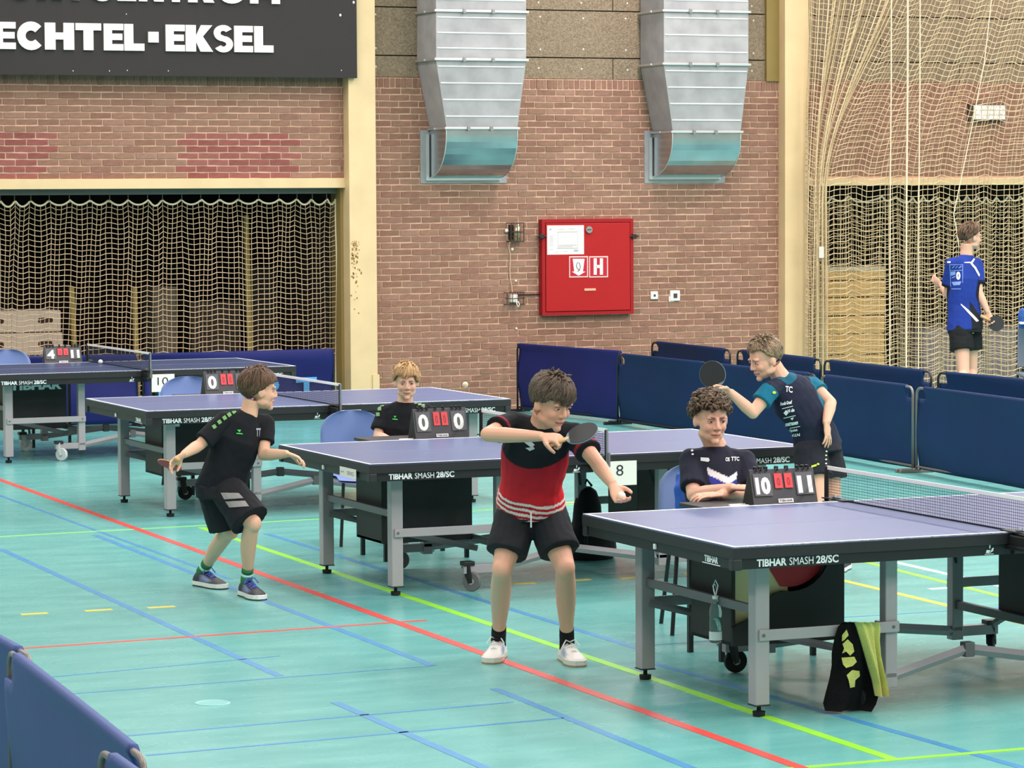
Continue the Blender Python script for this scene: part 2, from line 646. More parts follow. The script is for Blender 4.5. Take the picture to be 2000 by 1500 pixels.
# pillars and beams
pill = mat('pillar_cream', rgb(224, 196, 150), 0.55, var=0.05, vscale=4)
rust = mat('flaking_paint', rgb(158, 120, 72), 0.9, var=0.3, vscale=40)
p1 = struct(MB().bb((PL0, WY - 0.16, 0), (PL1, WY + 0.3, CEIL)).build('trim_1', pill, bevel=0.006), 'cream painted pillar left of the brick wall')
p2 = struct(MB().bb((PR0, WY - 0.16, 0), (PR1, WY + 0.3, CEIL)).build('trim_2', pill, bevel=0.006), 'cream painted pillar beside the hanging net')
struct(MB().bb((6.4, WY - 0.05, 2.312), (PL0, WY + 0.3, 2.412)).build('trim_3', pill, bevel=0.004), 'cream beam over the left storage opening')
struct(MB().bb((PR1, WY - 0.05, 2.312), (27, WY + 0.3, 2.385)).build('trim_4', pill, bevel=0.004), 'cream beam behind the hanging net')
struct(MB().bb((15.78, WY - 0.03, ZB), (PR0, WY + 0.1, CEIL)).build('trim_5', mat('olive_board', rgb(140, 118, 62), 0.6, var=0.05), bevel=0.003), 'olive board beside the right pillar above the bricks')
struct(MB().bb((PL0 - 0.03, WY + 0.02, 0), (PL0, WY + 0.3, 2.312)).build('trim_6', mat('jamb_shade', rgb(150, 126, 72), 0.6), bevel=0.002), 'jamb of the left storage opening, pillar side with its shade painted olive')  # shade on the pillar's inner side, painted as an olive tone
struct(MB().bb((6.4, WY + 0.12, 2.255), (PL0, WY + 0.2, 2.312)).build('trim_7', mat('rail_grey', rgb(96, 98, 96), 0.5), bevel=0.003), 'grey curtain rail under the left beam')
struct(MB().bb((PL1 - 0.06, WY - 0.175, 0), (PL1 + 0.012, WY - 0.155, 0.42)).build('trim_8', pill), 'pillar edge plate')
# flaked paint on the left pillar
for k in range(90):
    px_, py_ = 683 + rnd.gauss(6, 6), 470 + abs(rnd.gauss(0, 55))
    P = aty(px_, py_, WY - 0.161)
    if PL0 + 0.01 < P.x < PL1 - 0.01:
        r = rnd.uniform(0.003, 0.012)
        MB().loft([P + V((0, 0.003, 0)), P + V((0, -0.0008, 0))], [(r, r * rnd.uniform(0.6, 1.8))] * 2, side=(1, 0, 0), n=6).build('paint_flake', rust, p1)
# ================================================================== things on the back wall
# ---- dark name board with raised letters
sign_m = mat('sign_dark', rgb(38, 33, 32), 0.7, var=0.05, vscale=3)
letter_m = mat('sign_letter_white', rgb(250, 244, 232), 0.6)
SY = WY - 0.22


def arc(cx, cy, r0, r1, a0, a1, n=12):
    pts = [(cx + r1[0] * math.cos(math.radians(a0 + (a1 - a0) * i / n)), cy + r1[1] * math.sin(math.radians(a0 + (a1 - a0) * i / n))) for i in range(n + 1)]
    pts2 = [(cx + r0[0] * math.cos(math.radians(a0 + (a1 - a0) * i / n)), cy + r0[1] * math.sin(math.radians(a0 + (a1 - a0) * i / n))) for i in range(n + 1)]
    return [[pts[i], pts[i + 1], pts2[i + 1], pts2[i]] for i in range(n)]


def rc(a, b, c, d):
    return [(a, c), (b, c), (b, d), (a, d)]


W_ = 0.36
GL = {
    'E': [rc(0, .42, 0, 1), rc(.4, 1, 0, .24), rc(.4, .95, .39, .63), rc(.4, 1, .76, 1)],
    'L': [rc(0, .45, 0, 1), rc(.4, 1, 0, .27)],
    'H': [rc(0, .36, 0, 1), rc(.64, 1, 0, 1), rc(.3, .7, .38, .64)],
    'T': [rc(.31, .69, 0, 1), rc(0, 1, .74, 1)],
    'K': [rc(0, .38, 0, 1), [(.3, .4), (.58, 1), (1.0, 1), (.62, .55)], [(.3, .55), (.62, .6), (1.02, 0), (.55, 0)]],
    'C': arc(.52, .5, (.22, .2), (.54, .53), 42, 318, 18),
    'O': arc(.5, .5, (.2, .2), (.52, .53), 0, 360, 24),
    'U': [rc(0, .34, .4, 1), rc(.66, 1, .4, 1)] + arc(.5, .42, (.16, .18), (.5, .44), 180, 360, 12),
    'S': arc(.5, .71, (.16, .09), (.5, .31), 30, 270, 14) + arc(.5, .29, (.16, .09), (.5, .31), -150, 90, 14),
    'R': [rc(0, .36, 0, 1)] + arc(.48, .68, (.14, .1), (.48, .32), -90, 90, 10) + [rc(.3, .5, .77, 1), rc(.3, .5, .36, .58), [(.4, .45), (.72, .45), (1.02, 0), (.62, 0)]],
    'P': [rc(0, .38, 0, 1)] + arc(.48, .66, (.14, .1), (.48, .34), -90, 90, 10) + [rc(.3, .5, .76, 1), rc(.3, .5, .32, .56)],
    'N': [rc(0, .33, 0, 1), rc(.67, 1, 0, 1), [(.05, 1), (.38, 1), (.95, 0), (.62, 0)]],
    'M': [rc(0, .27, 0, 1), rc(.73, 1, 0, 1), [(.03, 1), (.32, 1), (.6, .2), (.4, .2)], [(.68, 1), (.97, 1), (.6, .2), (.4, .2)]],
    '.': [rc(0, 1, .32, .72)],
}
srt = aty(697, 152, SY)
sign = empty('name_board', (srt.x, SY, srt.z))
tag(sign, 'dark board with large white raised letters above the storage opening', 'sign')
board = MB().bb((6.5, SY, srt.z), (srt.x, SY + 0.045, 5.1)).build('board', sign_m, sign, off=V(sign.location))


def sign_letter(ch, xa, xb, zb, zt):
    mb = MB()
    for k, poly in enumerate(GL[ch]):
        mb.prism([(xa + (xb - xa) * u, zb + (zt - zb) * v) for u, v in poly], lambda u, v, t: V((u, SY + t, v)), 0.002, -0.022 - 0.0006 * (k % 5))
    mb.build('letter', letter_m, sign, off=V(sign.location))


rows = [('H', -82, -20), ('E', -14, 29), ('C', 33, 83), ('H', 86, 143), ('T', 146, 196), ('E', 201, 239), ('L', 241, 280), ('.', 288, 308),
        ('E', 322, 359), ('K', 361, 413), ('S', 416, 453), ('E', 456, 492), ('L', 495, 532)]
zt_, zb_ = aty(280, 47, SY).z, aty(280, 99, SY).z
for ch, a, b in rows:
    if True:
        sign_letter(ch, aty(a, 70, SY).x, aty(b, 70, SY).x, zb_, zt_)
# the line above, cut off by the top of the frame
top_row = [('S', -90, -45), ('P', -38, 8), ('O', 14, 66), ('R', 72, 120), ('T', 124, 168), ('C', 172, 222), ('E', 228, 264), ('N', 270, 318), ('T', 322, 362), ('R', 366, 416), ('U', 424, 478), ('M', 487, 545)]
zb2 = aty(515, 7, SY).z
for ch, a, b in top_row:
    if True:
        sign_letter(ch, aty(a, 4, SY).x, aty(b, 4, SY).x, zb2, zb2 + (zt_ - zb_))
for px_, py_ in ((664, 29), (246, 27), (690, 4), (666, 137), (142, 138), (213, 138), (248, 137), (328, 138)):
    P = aty(px_, py_, SY)
    MB().ell(P, (0.012 if px_ > 600 and py_ < 40 else 0.005, 0.002, 0.014 if px_ > 600 and py_ < 40 else 0.006), nu=7, nv=4).build('chip_mark', letter_m, board, off=V(sign.location))

# ---- galvanised ducts
galv = mat('galvanised_sheet', rgb(164, 161, 162), 0.5, metal=0.12, var=0.16, vscale=5, bump=0.05, bscale=8)
galv_b = mat('galvanised_bend', rgb(186, 192, 196), 0.22, metal=0.9, var=0.12, vscale=4, bump=0.12, bscale=5)
galv_p = mat('galvanised_plate', rgb(162, 164, 166), 0.5, metal=0.2, var=0.1, vscale=6)
clamp_m = mat('flange_steel', rgb(214, 216, 216), 0.35, metal=0.8)


def duct(label, keys, plate, elbow_py, depth_top, depth_bot):
    """keys: (py, left px, right px) of the front face at the top, at the kink and at the bend"""
    (pt, l0, r0), (pk, l1, r1), (pb, l2, r2) = keys
    yk, yb = WY - depth_top, WY - depth_bot
    K0L, K0R = aty(l0, pt, yk), aty(r0, pt, yk)
    K1L, K1R = aty(l1, pk, yk), aty(r1, pk, yk)
    K2L, K2R = aty(l2, pb, yb), aty(r2, pb, yb)
    ztop = CEIL - 0.3
    root = empty('ventilation_duct', ((K2L.x + K2R.x) / 2, WY, K2L.z))
    tag(root, label, 'duct')
    off = V(root.location)

    def section(a, b):
        (xl0, xr0, y0, z0), (xl1, xr1, y1, z1) = a, b       # lower, upper ring
        gap = 0.02
        p = [V((xl0, y0, z0)), V((xr0, y0, z0)), V((xr0, WY - gap, z0)), V((xl0, WY - gap, z0)),
             V((xl1, y1, z1)), V((xr1, y1, z1)), V((xr1, WY - gap, z1)), V((xl1, WY - gap, z1))]
        s = MB().hexa(p).build('duct_section', galv, root, off=off)
        nrib = max(2, int(round((z1 - z0) / 0.155)))
        for k in range(1, nrib + 1):
            t = (k - 0.35) / nrib
            A = V((xl0 + (xl1 - xl0) * t, y0 + (y1 - y0) * t, z0 + (z1 - z0) * t))
            B = V((xr0 + (xr1 - xr0) * t, A.y, A.z))
            MB().loft([A + V((0.012, 0, 0)), B - V((0.012, 0, 0))], [(0.0075, 0.0075)] * 2, n=6).build('stiffening_rib', mat('rib_bright', rgb(226, 224, 224), 0.4), s, off=off)

    def flange(xl, xr, y, z):
        fo = MB()
        fo.bb((xl - 0.02, y - 0.022, z - 0.012), (xr + 0.02, y + 0.03, z + 0.012))
        fo.bb((xl - 0.024, y - 0.02, z - 0.012), (xl + 0.02, WY - 0.02, z + 0.012))
        fo.bb((xr - 0.02, y - 0.02, z - 0.012), (xr + 0.024, WY - 0.02, z + 0.012))
        fl = fo.build('flange', clamp_m, root, off=off, bevel=0.003)
        for t in (0.3, 0.62):
            x = xl + (xr - xl) * t
            MB().box((x, y - 0.03, z), (0.03, 0.016, 0.04)).build('flange_clamp', mat('clamp_dark', rgb(150, 150, 146), 0.4, metal=0.7), fl, off=off)
        MB().ell((xl - 0.026, y + 0.25, z), 0.012, nu=8, nv=5).build('flange_bolt', clamp_m, fl, off=off)

    zk, zb = K1L.z, K2L.z
    z18 = aty(l0, 20, yk).z
    xA = (K0L.x, K0R.x)
    section((K1L.x, K1R.x, yk, zk + 0.012), (xA[0], xA[1], yk, z18 - 0.012))
    section((xA[0], xA[1], yk, z18 + 0.012), (xA[0], xA[1], yk, ztop))
    section((K2L.x, K2R.x, yb, zb + 0.012), (K1L.x, K1R.x, yk, zk - 0.012))
    flange(xA[0], xA[1], yk, z18)
    flange(K1L.x, K1R.x, yk, zk)
    flange(K2L.x, K2R.x, yb, zb)
    # bend into the wall
    zend = aty((l2 + r2) / 2, elbow_py, WY - 0.05).z
    prof = [(yb, zb - 0.012)]
    for k in range(11):
        a = math.pi / 2 * k / 10
        prof.append((WY - 0.02 - (WY - 0.02 - yb) * math.cos(a), (zb - 0.07) - (zb - 0.07 - zend) * math.sin(a)))
    prof += [(WY - 0.02, zb - 0.012)]
    e = MB().prism(prof, lambda u, v, t: V((t, u, v)), K2L.x, K2R.x).build('bend', galv_b, root, off=off, bevel=0.004)
    for s, x in ((-1, K2L.x), (1, K2R.x)):
        pts = [V((x, u, v)) for u, v in prof[:-1]]
        MB().tube(pts, 0.006, n=5).build('bend_seam', clamp_m, e, off=off)
    (ax, ay), (bx, by) = plate
    A, B = aty(ax, ay, WY - 0.01), aty(bx, by, WY - 0.01)
    w = MB().bb((A.x, WY - 0.014, B.z), (B.x, WY + 0.01, A.z)).build('wall_plate', galv_p, root, off=off, bevel=0.003)
    MB().bb((K2L.x - 0.03, WY - 0.035, zend - 0.03), (K2R.x + 0.0, WY - 0.012, zend)).build('lower_flange', clamp_m, w, off=off)
    MB().bb((K2L.x - 0.045, WY - 0.04, zend - 0.03), (K2L.x - 0.012, WY - 0.012, zb - 0.05)).build('side_flange', clamp_m, w, off=off)
    return root


duct('galvanised ventilation duct left, nearest the cream pillar with sign', ((20, 851, 1027), (115, 851, 1027), (250, 871, 1010)), ((820, 254), (989, 357)), 346, 0.54, 0.48)
duct('dented galvanised ventilation duct right, above the white wall sockets', ((35, 1296, 1461), (124, 1296, 1461), (257, 1313, 1446)), ((1258, 255), (1415, 357)), 344, 0.58, 0.5)

# ---- red fire hose cabinet
red_m = mat('cabinet_red', rgb(174, 24, 26), 0.5, spec=0.3, var=0.03)
red_d = mat('cabinet_red_frame', rgb(158, 18, 26), 0.5, spec=0.3)
white_s = mat('sticker_white', rgb(244, 238, 228), 0.55)
A, B = aty(1057, 428, WY - 0.08), aty(1236, 612, WY - 0.08)
cab = empty('fire_hose_cabinet', ((A.x + B.x) / 2, WY, B.z))
tag(cab, 'red metal fire hose cabinet with white H sign on brick wall', 'cabinet')
off = V(cab.location)
fy = WY - 0.08
MB().bb((A.x, fy + 0.01, B.z), (B.x, WY + 0.02, A.z)).build('cabinet_body', red_d, cab, off=off, bevel=0.004)
t = 0.035
fr = MB()
fr.bb((A.x, fy - 0.012, B.z), (A.x + t, fy + 0.012, A.z))
fr.bb((B.x - t, fy - 0.012, B.z), (B.x, fy + 0.012, A.z))
fr.bb((A.x + t, fy - 0.012, A.z - t), (B.x - t, fy + 0.012, A.z))
fr.bb((A.x + t, fy - 0.012, B.z), (B.x - t, fy + 0.012, B.z + t))
fr.build('frame', red_d, cab, off=off)
dr = MB().bb((A.x + t + 0.006, fy - 0.018, B.z + t + 0.006), (B.x - t - 0.006, fy + 0.008, A.z - t - 0.006)).build('cabinet_door', red_m, cab, off=off, bevel=0.004)


def on_door(px, py, lift=0.0):
    return aty(px, py, fy - 0.018 - lift)


def rect_px(name, m_, x0, y0, x1, y1, parent, lift, thick=0.003):
    P, Q = on_door(x0, y0, lift), on_door(x1, y1, lift)
    return MB().bb((P.x, P.y, Q.z), (Q.x, P.y + thick, P.z)).build(name, m_, parent, off=off)


plan = rect_px('evacuation_plan', white_s, 1068, 440, 1140, 496, dr, 0.003)
ink = mat('plan_ink', rgb(176, 172, 168), 0.7)
inkm = MB()
for x0, y0, x1, y1 in ((1072, 461, 1080, 462), (1072, 464, 1080, 465), (1072, 467, 1080, 468), (1072, 470, 1081, 471), (1072, 474, 1080, 475), (1072, 478, 1081, 479), (1073, 486, 1080, 487),
                       (1088, 452, 1128, 453), (1088, 484, 1128, 485), (1088, 452, 1089, 485), (1127, 454, 1128, 484), (1104, 455, 1104.7, 476), (1116, 455, 1116.7, 476),
                       (1090, 447, 1102, 448), (1110, 446, 1122, 447), (1072, 446, 1077, 449), (1090, 478, 1126, 479), (1090, 481, 1118, 482), (1083, 492, 1090, 493), (1100, 490, 1108, 491), (1120, 487, 1129, 491)):
    P, Q = on_door(x0, y0, 0.004), on_door(x1, y1, 0.004)
    inkm.bb((P.x, P.y, Q.z), (Q.x, P.y + 0.002, P.z))
inkm.build('printed_plan', ink, plan, off=off)
P = on_door(1149, 448, 0)
kn = MB().loft([P + V((0, 0.004, 0)), P + V((0, -0.02, 0))], [0.036, 0.036], n=20).build('round_lock', mat('lock_chrome', rgb(190, 186, 182), 0.3, metal=0.8), dr, off=off)
MB().box(P + V((0, -0.022, 0)), (0.045, 0.006, 0.012)).build('lock_slot', mat('lock_dark', rgb(90, 84, 82), 0.5, metal=0.5), kn, off=off)
rect_px('handle_plate', mat('handle_cream', rgb(226, 176, 142), 0.5), 1141, 563, 1163, 567, dr, 0.006, 0.006)
for x0, kind in ((1111, 'arrow'), (1150, 'H')):
    s = rect_px('hose_sign', mat('sign_border', rgb(240, 196, 190), 0.5), x0, 500, x0 + 37, 541, dr, 0.004)
    rect_px('sign_field', mat('sign_red', rgb(190, 14, 44), 0.5), x0 + 2, 502.5, x0 + 35, 538.5, s, 0.006, 0.002)
    mb = MB()
    if kind == 'H':
        polys = [rc(9, 15, 4, 36), rc(21, 27, 4, 36), rc(14, 22, 17, 23)]
    else:
        polys = [[(7, 5), (30, 5), (27, 30), (10, 30)], [(5, 30), (32, 30), (18.5, 38)]]
    for poly in polys:
        mb.prism(poly, lambda u, v, tt: on_door(x0 + u, 500 + v, 0.0085) + V((0, tt, 0)), 0.002, 0.0)
    mb.build('symbol', white_s, s, off=off)
    if kind == 'arrow':
        pts = [on_door(x0 + u, 500 + v, 0.011) for u, v in ((16, 30), (20, 27), (22, 21), (20, 13), (16, 12), (14, 18), (16, 24), (21, 27))]
        MB().tube(pts, 0.003, n=5).build('hose_drawing', mat('sign_ink', rgb(60, 56, 58), 0.6), s, off=off)
for px_ in (1057, 1237):
    P = aty(px_, 461, fy - 0.01)
    hb = MB().box(P, (0.05, 0.05, 0.05)).build('hinge', mat('hinge_dark', rgb(62, 46, 44), 0.5, metal=0.5), cab, off=off, bevel=0.006)
    MB().cyl(P + V((-0.05, -0.01, 0.0)), P + V((0.05, -0.01, 0)), 0.01, 8).build('hinge_pin', MATS['hinge_dark'], hb, off=off)

# ---- caged wall lamp, its cable and the caged socket
cage_m = mat('cage_wire', rgb(58, 48, 42), 0.5, metal=0.4)
A, B = aty(996, 435, WY - 0.1), aty(1021, 471, WY - 0.1)
lamp = tag(empty('caged_wall_lamp', ((A.x + B.x) / 2, WY, B.z)), 'small caged metal wall lamp left of the red cabinet', 'lamp')
off = V(lamp.location)
cg = MB()
for x in (A.x, A.x + (B.x - A.x) * .5, B.x):
    cg.tube([(x, WY, A.z), (x, WY - 0.12, A.z), (x, WY - 0.12, B.z), (x, WY, B.z)], 0.005, n=5)
for z in (A.z, (A.z + B.z) / 2, B.z):
    cg.tube([(A.x, WY, z), (A.x, WY - 0.12, z), (B.x, WY - 0.12, z), (B.x, WY, z)], 0.005, n=5)
cg.build('wire_cage', cage_m, lamp, off=off)
xm = A.x + (B.x - A.x) * 0.62
tubeL = MB().loft([(xm, WY - 0.07, B.z + 0.01), (xm, WY - 0.07, A.z - 0.01)], [0.038, 0.04], n=14).build('lamp_tube', mat('lamp_metal', rgb(196, 176, 150), 0.25, metal=0.8), lamp, off=off, smooth=True)
for z in (B.z + 0.04, A.z - 0.1):
    MB().loft([(xm, WY - 0.07, z), (xm, WY - 0.07, z + 0.02)], [0.043, 0.043], n=14).build('lamp_band', mat('lamp_band', rgb(150, 120, 90), 0.4, metal=0.6), tubeL, off=off)
MB().bb((A.x + 0.02, WY - 0.05, B.z + 0.02), (xm, WY + 0.02, A.z - 0.02)).build('lamp_bracket', mat('lamp_black', rgb(40, 30, 28), 0.6), lamp, off=off)
MB().ell((A.x - 0.012, WY - 0.03, A.z - 0.08), 0.02, nu=8, nv=6).build('cable_gland', white_s, lamp, off=off)
MB().ell((xm - 0.03, WY - 0.012, B.z - 0.08), (0.016, 0.014, 0.018), nu=8, nv=6).build('lower_gland', white_s, lamp, off=off)
cab_pts = [aty(x, y, WY - 0.018) for x, y in ((1000, 466), (995, 474), (993, 483), (996, 495), (996, 510), (995, 525), (996, 545), (999, 560), (1000, 575))]
cable = MB().tube(cab_pts, 0.0065, n=6).build('lamp_cable', mat('cable_beige', rgb(206, 172, 142), 0.5), None)
tag(cable, 'thin beige cable running down the bricks beside the red cabinet', 'cable')
A, B = aty(989, 571, WY - 0.07), aty(1021, 594, WY - 0.07)
so = tag(empty('caged_wall_socket', ((A.x + B.x) / 2, WY, B.z)), 'white wall socket inside a dark wire cage left of the cabinet', 'socket')
off = V(so.location)
cg = MB()
for k in range(4):
    x = A.x + (B.x - A.x) * k / 3
    cg.tube([(x, WY, A.z), (x, WY - 0.08, A.z), (x, WY - 0.08, B.z), (x, WY, B.z)], 0.0045, n=5)
for z in (A.z, (A.z + B.z) / 2, B.z):
    cg.tube([(A.x - 0.02, WY - 0.08, z), (B.x + 0.02, WY - 0.08, z)], 0.0045, n=5)
cg.build('wire_cage', cage_m, so, off=off)
P, Q = aty(998, 575, WY - 0.06), aty(1011, 590, WY - 0.06)
sb = MB().bb((P.x, WY - 0.06, Q.z), (Q.x, WY + 0.01, P.z)).build('socket_box', white_s, so, off=off, bevel=0.006)
pl_ = [aty(x, y, WY - 0.09) for x, y in ((1008, 584), (1009, 594), (1012, 599), (1014, 594), (1011, 588))]
MB().tube(pl_, 0.006, n=5).build('plug_loop', white_s, sb, off=off)
MB().tube([aty(1012, 575, WY - 0.02), aty(1035, 575, WY - 0.02), aty(1058, 574, WY - 0.02)], 0.006, n=5).build('conduit', cage_m, so, off=off)
for k, (x0, y0, x1, y1, lab) in enumerate(((1271, 569, 1285, 584, 'small square white wall socket right of the red cabinet'), (1309, 567, 1328, 587, 'larger patched white wall socket nearest the right pillar'))):
    P, Q = aty(x0, y0, WY - 0.03), aty(x1, y1, WY - 0.03)
    s = tag(empty('wall_socket', ((P.x + Q.x) / 2, WY, Q.z)), lab, 'socket')
    off = V(s.location)
    MB().bb((P.x, WY - 0.03, Q.z), (Q.x, WY + 0.01, P.z)).build('socket_plate', white_s, s, off=off, bevel=0.008)
    cx, cz = (P.x + Q.x) / 2, (P.z + Q.z) / 2
    if k:
        MB().bb((P.x - 0.012, WY - 0.02, Q.z - 0.01), (P.x + 0.05, WY + 0.01, Q.z + 0.05)).build('plaster_patch', white_s, s, off=off, bevel=0.008)
    MB().bb((cx - 0.012 - .01 * k, WY - 0.034, cz - 0.012 - .012 * k), (cx + 0.012 + .01 * k, WY - 0.028, cz + 0.012 + .012 * k)).build('socket_hole', mat('socket_dark', rgb(70, 60, 56), 0.6), s, off=off)
for px_, py_ in ((1007, 548), (1008, 641)):
    P = aty(px_, py_, WY - 0.015)
    tag(MB().ell(P, (0.013, 0.014, 0.011), nu=8, nv=6).build('wall_plug', white_s), 'white wall plug in the bricks ' + ('above' if py_ < 600 else 'well below') + ' the caged socket', 'wall plug')

# ---- emergency light on the right wall
P, Q = aty(1903, 205, WY - 0.08), aty(1962, 233, WY - 0.08)
el = tag(empty('emergency_light', ((P.x + Q.x) / 2, WY, Q.z)), 'white caged emergency light on the bricks behind the net', 'light')
off = V(el.location)
MB().bb((P.x - 0.05, WY - 0.05, Q.z - 0.03), (Q.x + 0.01, WY + 0.01, P.z + 0.02)).build('back_box', mat('box_dark', rgb(70, 58, 52), 0.6), el, off=off, bevel=0.005)
MB().bb((P.x, WY - 0.09, Q.z), (Q.x, WY - 0.05, P.z)).build('diffuser', mat('diffuser_white', rgb(240, 234, 222), 0.5, emit=(1, 0.97, 0.92, 0.35)), el, off=off, bevel=0.008)
g = MB()
for k in range(6):
    x = P.x + (Q.x - P.x) * k / 5
    g.tube([(x, WY - 0.1, Q.z - 0.01), (x, WY - 0.1, P.z + 0.01)], 0.004, n=4)
for k in range(4):
    z = Q.z + (P.z - Q.z) * k / 3
    g.tube([(P.x, WY - 0.1, z), (Q.x, WY - 0.1, z)], 0.004, n=4)
g.build('guard_grille', mat('grille_grey', rgb(190, 180, 168), 0.5, metal=0.3), el, off=off)
# ================================================================== hanging nets and the storage behind them
cord_m = mat('net_cord', rgb(200, 176, 144), 0.8, var=0.15, vscale=8)
cord_y = mat('net_cord_old', rgb(216, 194, 154), 0.8, var=0.15, vscale=8)
rope_m = mat('net_rope', rgb(232, 216, 184), 0.8)


def cord_net(fn, us, vs, r, mb=None, n=3):
    """knotted net: cords along both families of curves of fn(u, v)"""
    mb = mb or MB()
    grid = [[fn(u, v) for v in vs] for u in us]
    for col in grid:
        mb.loft(col, [r] * len(col), side=(1, 0.3, 0.1), n=n, caps=False)
    for j in range(len(vs)):
        row = [grid[i][j] for i in range(len(us))]
        mb.loft(row, [r] * len(row), side=(0.1, 0.3, 1), n=n, caps=False)
    return mb


def frange(a, b, s):
    n = max(1, int(round((b - a) / s)))
    return [a + (b - a) * i / n for i in range(n + 1)]


# left net in the storage opening
NZ = 2.205
hooks = [aty(x, 380, WY + 0.16).x for x in (-168, -132, -98, -62, -30, 0, 28, 60, 96, 135, 175, 214, 250, 288, 317, 355, 392, 428, 467, 505, 544, 580, 610, 638, 655)]


def scallop(x, hk):
    for a, b in zip(hk, hk[1:]):
        if a <= x <= b:
            t = (x - a) / (b - a)
            return 4 * t * (1 - t) * min(1.0, 0.16 / max(0.05, b - a)), (b - a)
    return 0.0, 0.2


def left_fn(x, v):
    s, _ = scallop(x, hooks)
    drop = 0.062 * s * (0.25 + 0.75 * math.exp(-v / 0.5))
    wob = 0.018 * math.sin(x * 9 + v * 2.1) + 0.012 * math.sin(x * 23 - v * 3)
    zw = 0.012 * math.sin(x * 11 + 1.3 * v) * min(1, v * 2)
    fold = 0.014 * math.sin(x * 16 + 1.7 * math.sin(v * 1.3)) * min(1, v * 3) - 0.035 * (v ** 1.2) * max(0.0, 1 - abs(x - 8.2) / 1.6)
    return V((x + fold, WY + 0.17 + wob, NZ - drop - v + zw))


ln = tag(empty('storage_net', (9, WY + 0.17, 0)), 'beige safety net hung in scallops across the left storage opening', 'net')
off = V(ln.location)
mbn = cord_net(left_fn, frange(hooks[0], hooks[-1] - 0.01, 0.052), frange(0, 2.1, 0.052), 0.0042)
mbn.build('net_mesh', cord_m, ln, off=off, kind='stuff')
top = [left_fn(x, 0) for x in frange(hooks[0], hooks[-1] - 0.002, 0.018)]
MB().tube(top, 0.0105, n=5).build('head_rope', rope_m, ln, off=off)
MB().tube([left_fn(hooks[-1] - 0.005, v) for v in frange(0, 2.1, 0.1)], 0.009, n=5).build('edge_rope', rope_m, ln, off=off)
hk_m = mat('net_hook', rgb(96, 92, 86), 0.5, metal=0.5)
for h in hooks[1:]:
    MB().tube([(h, WY + 0.17, 2.257), (h, WY + 0.17, NZ - 0.004)], 0.006, n=5).build('net_hook', hk_m, ln, off=off)

# right storage net behind the beam
rh = [aty(x, 382, WY + 0.16).x for x in (1600, 1622, 1658, 1722, 1752, 1780, 1805, 1828, 1850, 1872, 1890, 1908, 1926, 1946, 1970, 1995, 2020, 2045)]


def right_fn(x, v):
    s, _ = scallop(x, rh)
    sp = 1.0 + 1.3 * max(0, 1 - abs(x - aty(1690, 380, WY).x) / 0.18)
    drop = 0.07 * s * sp * (0.3 + 0.7 * math.exp(-v / 0.6))
    wob = 0.03 * math.sin(x * 13 + v * 1.7)
    fold = 0.02 * math.sin(x * 14 + v)
    return V((x + fold, WY + 0.17 + wob, 2.19 - drop - v + 0.012 * math.sin(x * 12 + v * 2)))


rn_ = tag(empty('storage_net', (18, WY + 0.17, 0)), 'scalloped net across the right storage opening behind the walking player', 'net')
off = V(rn_.location)
cord_net(right_fn, frange(rh[0], rh[-1] - 0.01, 0.05), frange(0, 2.1, 0.055), 0.004).build('net_mesh', cord_y, rn_, off=off, kind='stuff')
MB().tube([right_fn(x, 0) for x in frange(rh[0], rh[-1] - 0.002, 0.02)], 0.011, n=5).build('head_rope', rope_m, rn_, off=off)

# big divider net hanging in front of the right bay, gathered against the pillar
CY = WY - 0.35
xg = aty(1578, 400, CY).x


def div_fn(u, v):
    """u: metres along the net, v: metres below the top edge"""
    z = 5.0 - v
    g = min(1.0, max(0.0, (5.2 - z) / 3.0))                # how far the cloth is drawn to the pillar
    g = g * g * (3 - 2 * g)
    free = xg + 0.02 + u * 0.95
    tight = xg + 0.0 + 0.22 * (u / 1.5) if u < 1.5 else xg + 0.22 + (u - 1.5) * 1.32
    tight = min(tight, free + 0.2) if u > 1.5 else tight
    x = free * (1 - g) + tight * g
    amp = 0.05 + 0.06 * g * max(0, 1 - u / 1.6)
    y = CY + amp * math.sin(u * 15 + 0.6 * math.sin(v)) + 0.02 * math.sin(u * 37)
    x += 0.018 * math.sin(u * 15 + 1.2)
    return V((x, y, z + 0.02 * math.sin(u * 15 + 0.8) + 0.01 * math.sin(u * 31 + v)))


dn = tag(empty('divider_net', (xg, CY, 0)), 'tall cream divider net bunched beside the right pillar', 'net')
off = V(dn.location)
cord_net(div_fn, frange(0, 4.0, 0.046), frange(0, 4.9, 0.062), 0.0038).build('net_mesh', cord_y, dn, off=off, kind='stuff')
for px_ in (1738, 1770, 1794):
    x = aty(px_, 400, CY - 0.06).x
    MB().tube([(x + (0.01 if z > 3 else 0), CY - 0.06, z) for z in (5.0, 3.4, 2.2, 1.0, 0.05)], 0.0075 if px_ != 1770 else 0.011, n=5).build('hanging_rope', rope_m, dn, off=off)
MB().tube([aty(x, y, CY - 0.08) for x, y in ((1938, -20), (1922, 120), (1895, 260), (1862, 418), (1866, 440), (1872, 480))], 0.006, n=5).build('slack_rope', rope_m, dn, off=off)
for k in range(14):
    u = 0.05 + 1.35 * k / 13
    MB().tube([div_fn(u, v) + V((0, -0.03, 0)) for v in frange(0, 4.9, 0.2)], 0.0055, n=4).build('bunched_fold', cord_y, dn, off=off)
lbl = aty(1603, 492, CY - 0.12)
MB().bb((lbl.x - 0.03, CY - 0.13, lbl.z - 0.06), (lbl.x + 0.03, CY - 0.127, lbl.z + 0.06)).build('net_tag', mat('tag_grey', rgb(214, 206, 190), 0.7), dn, off=off)

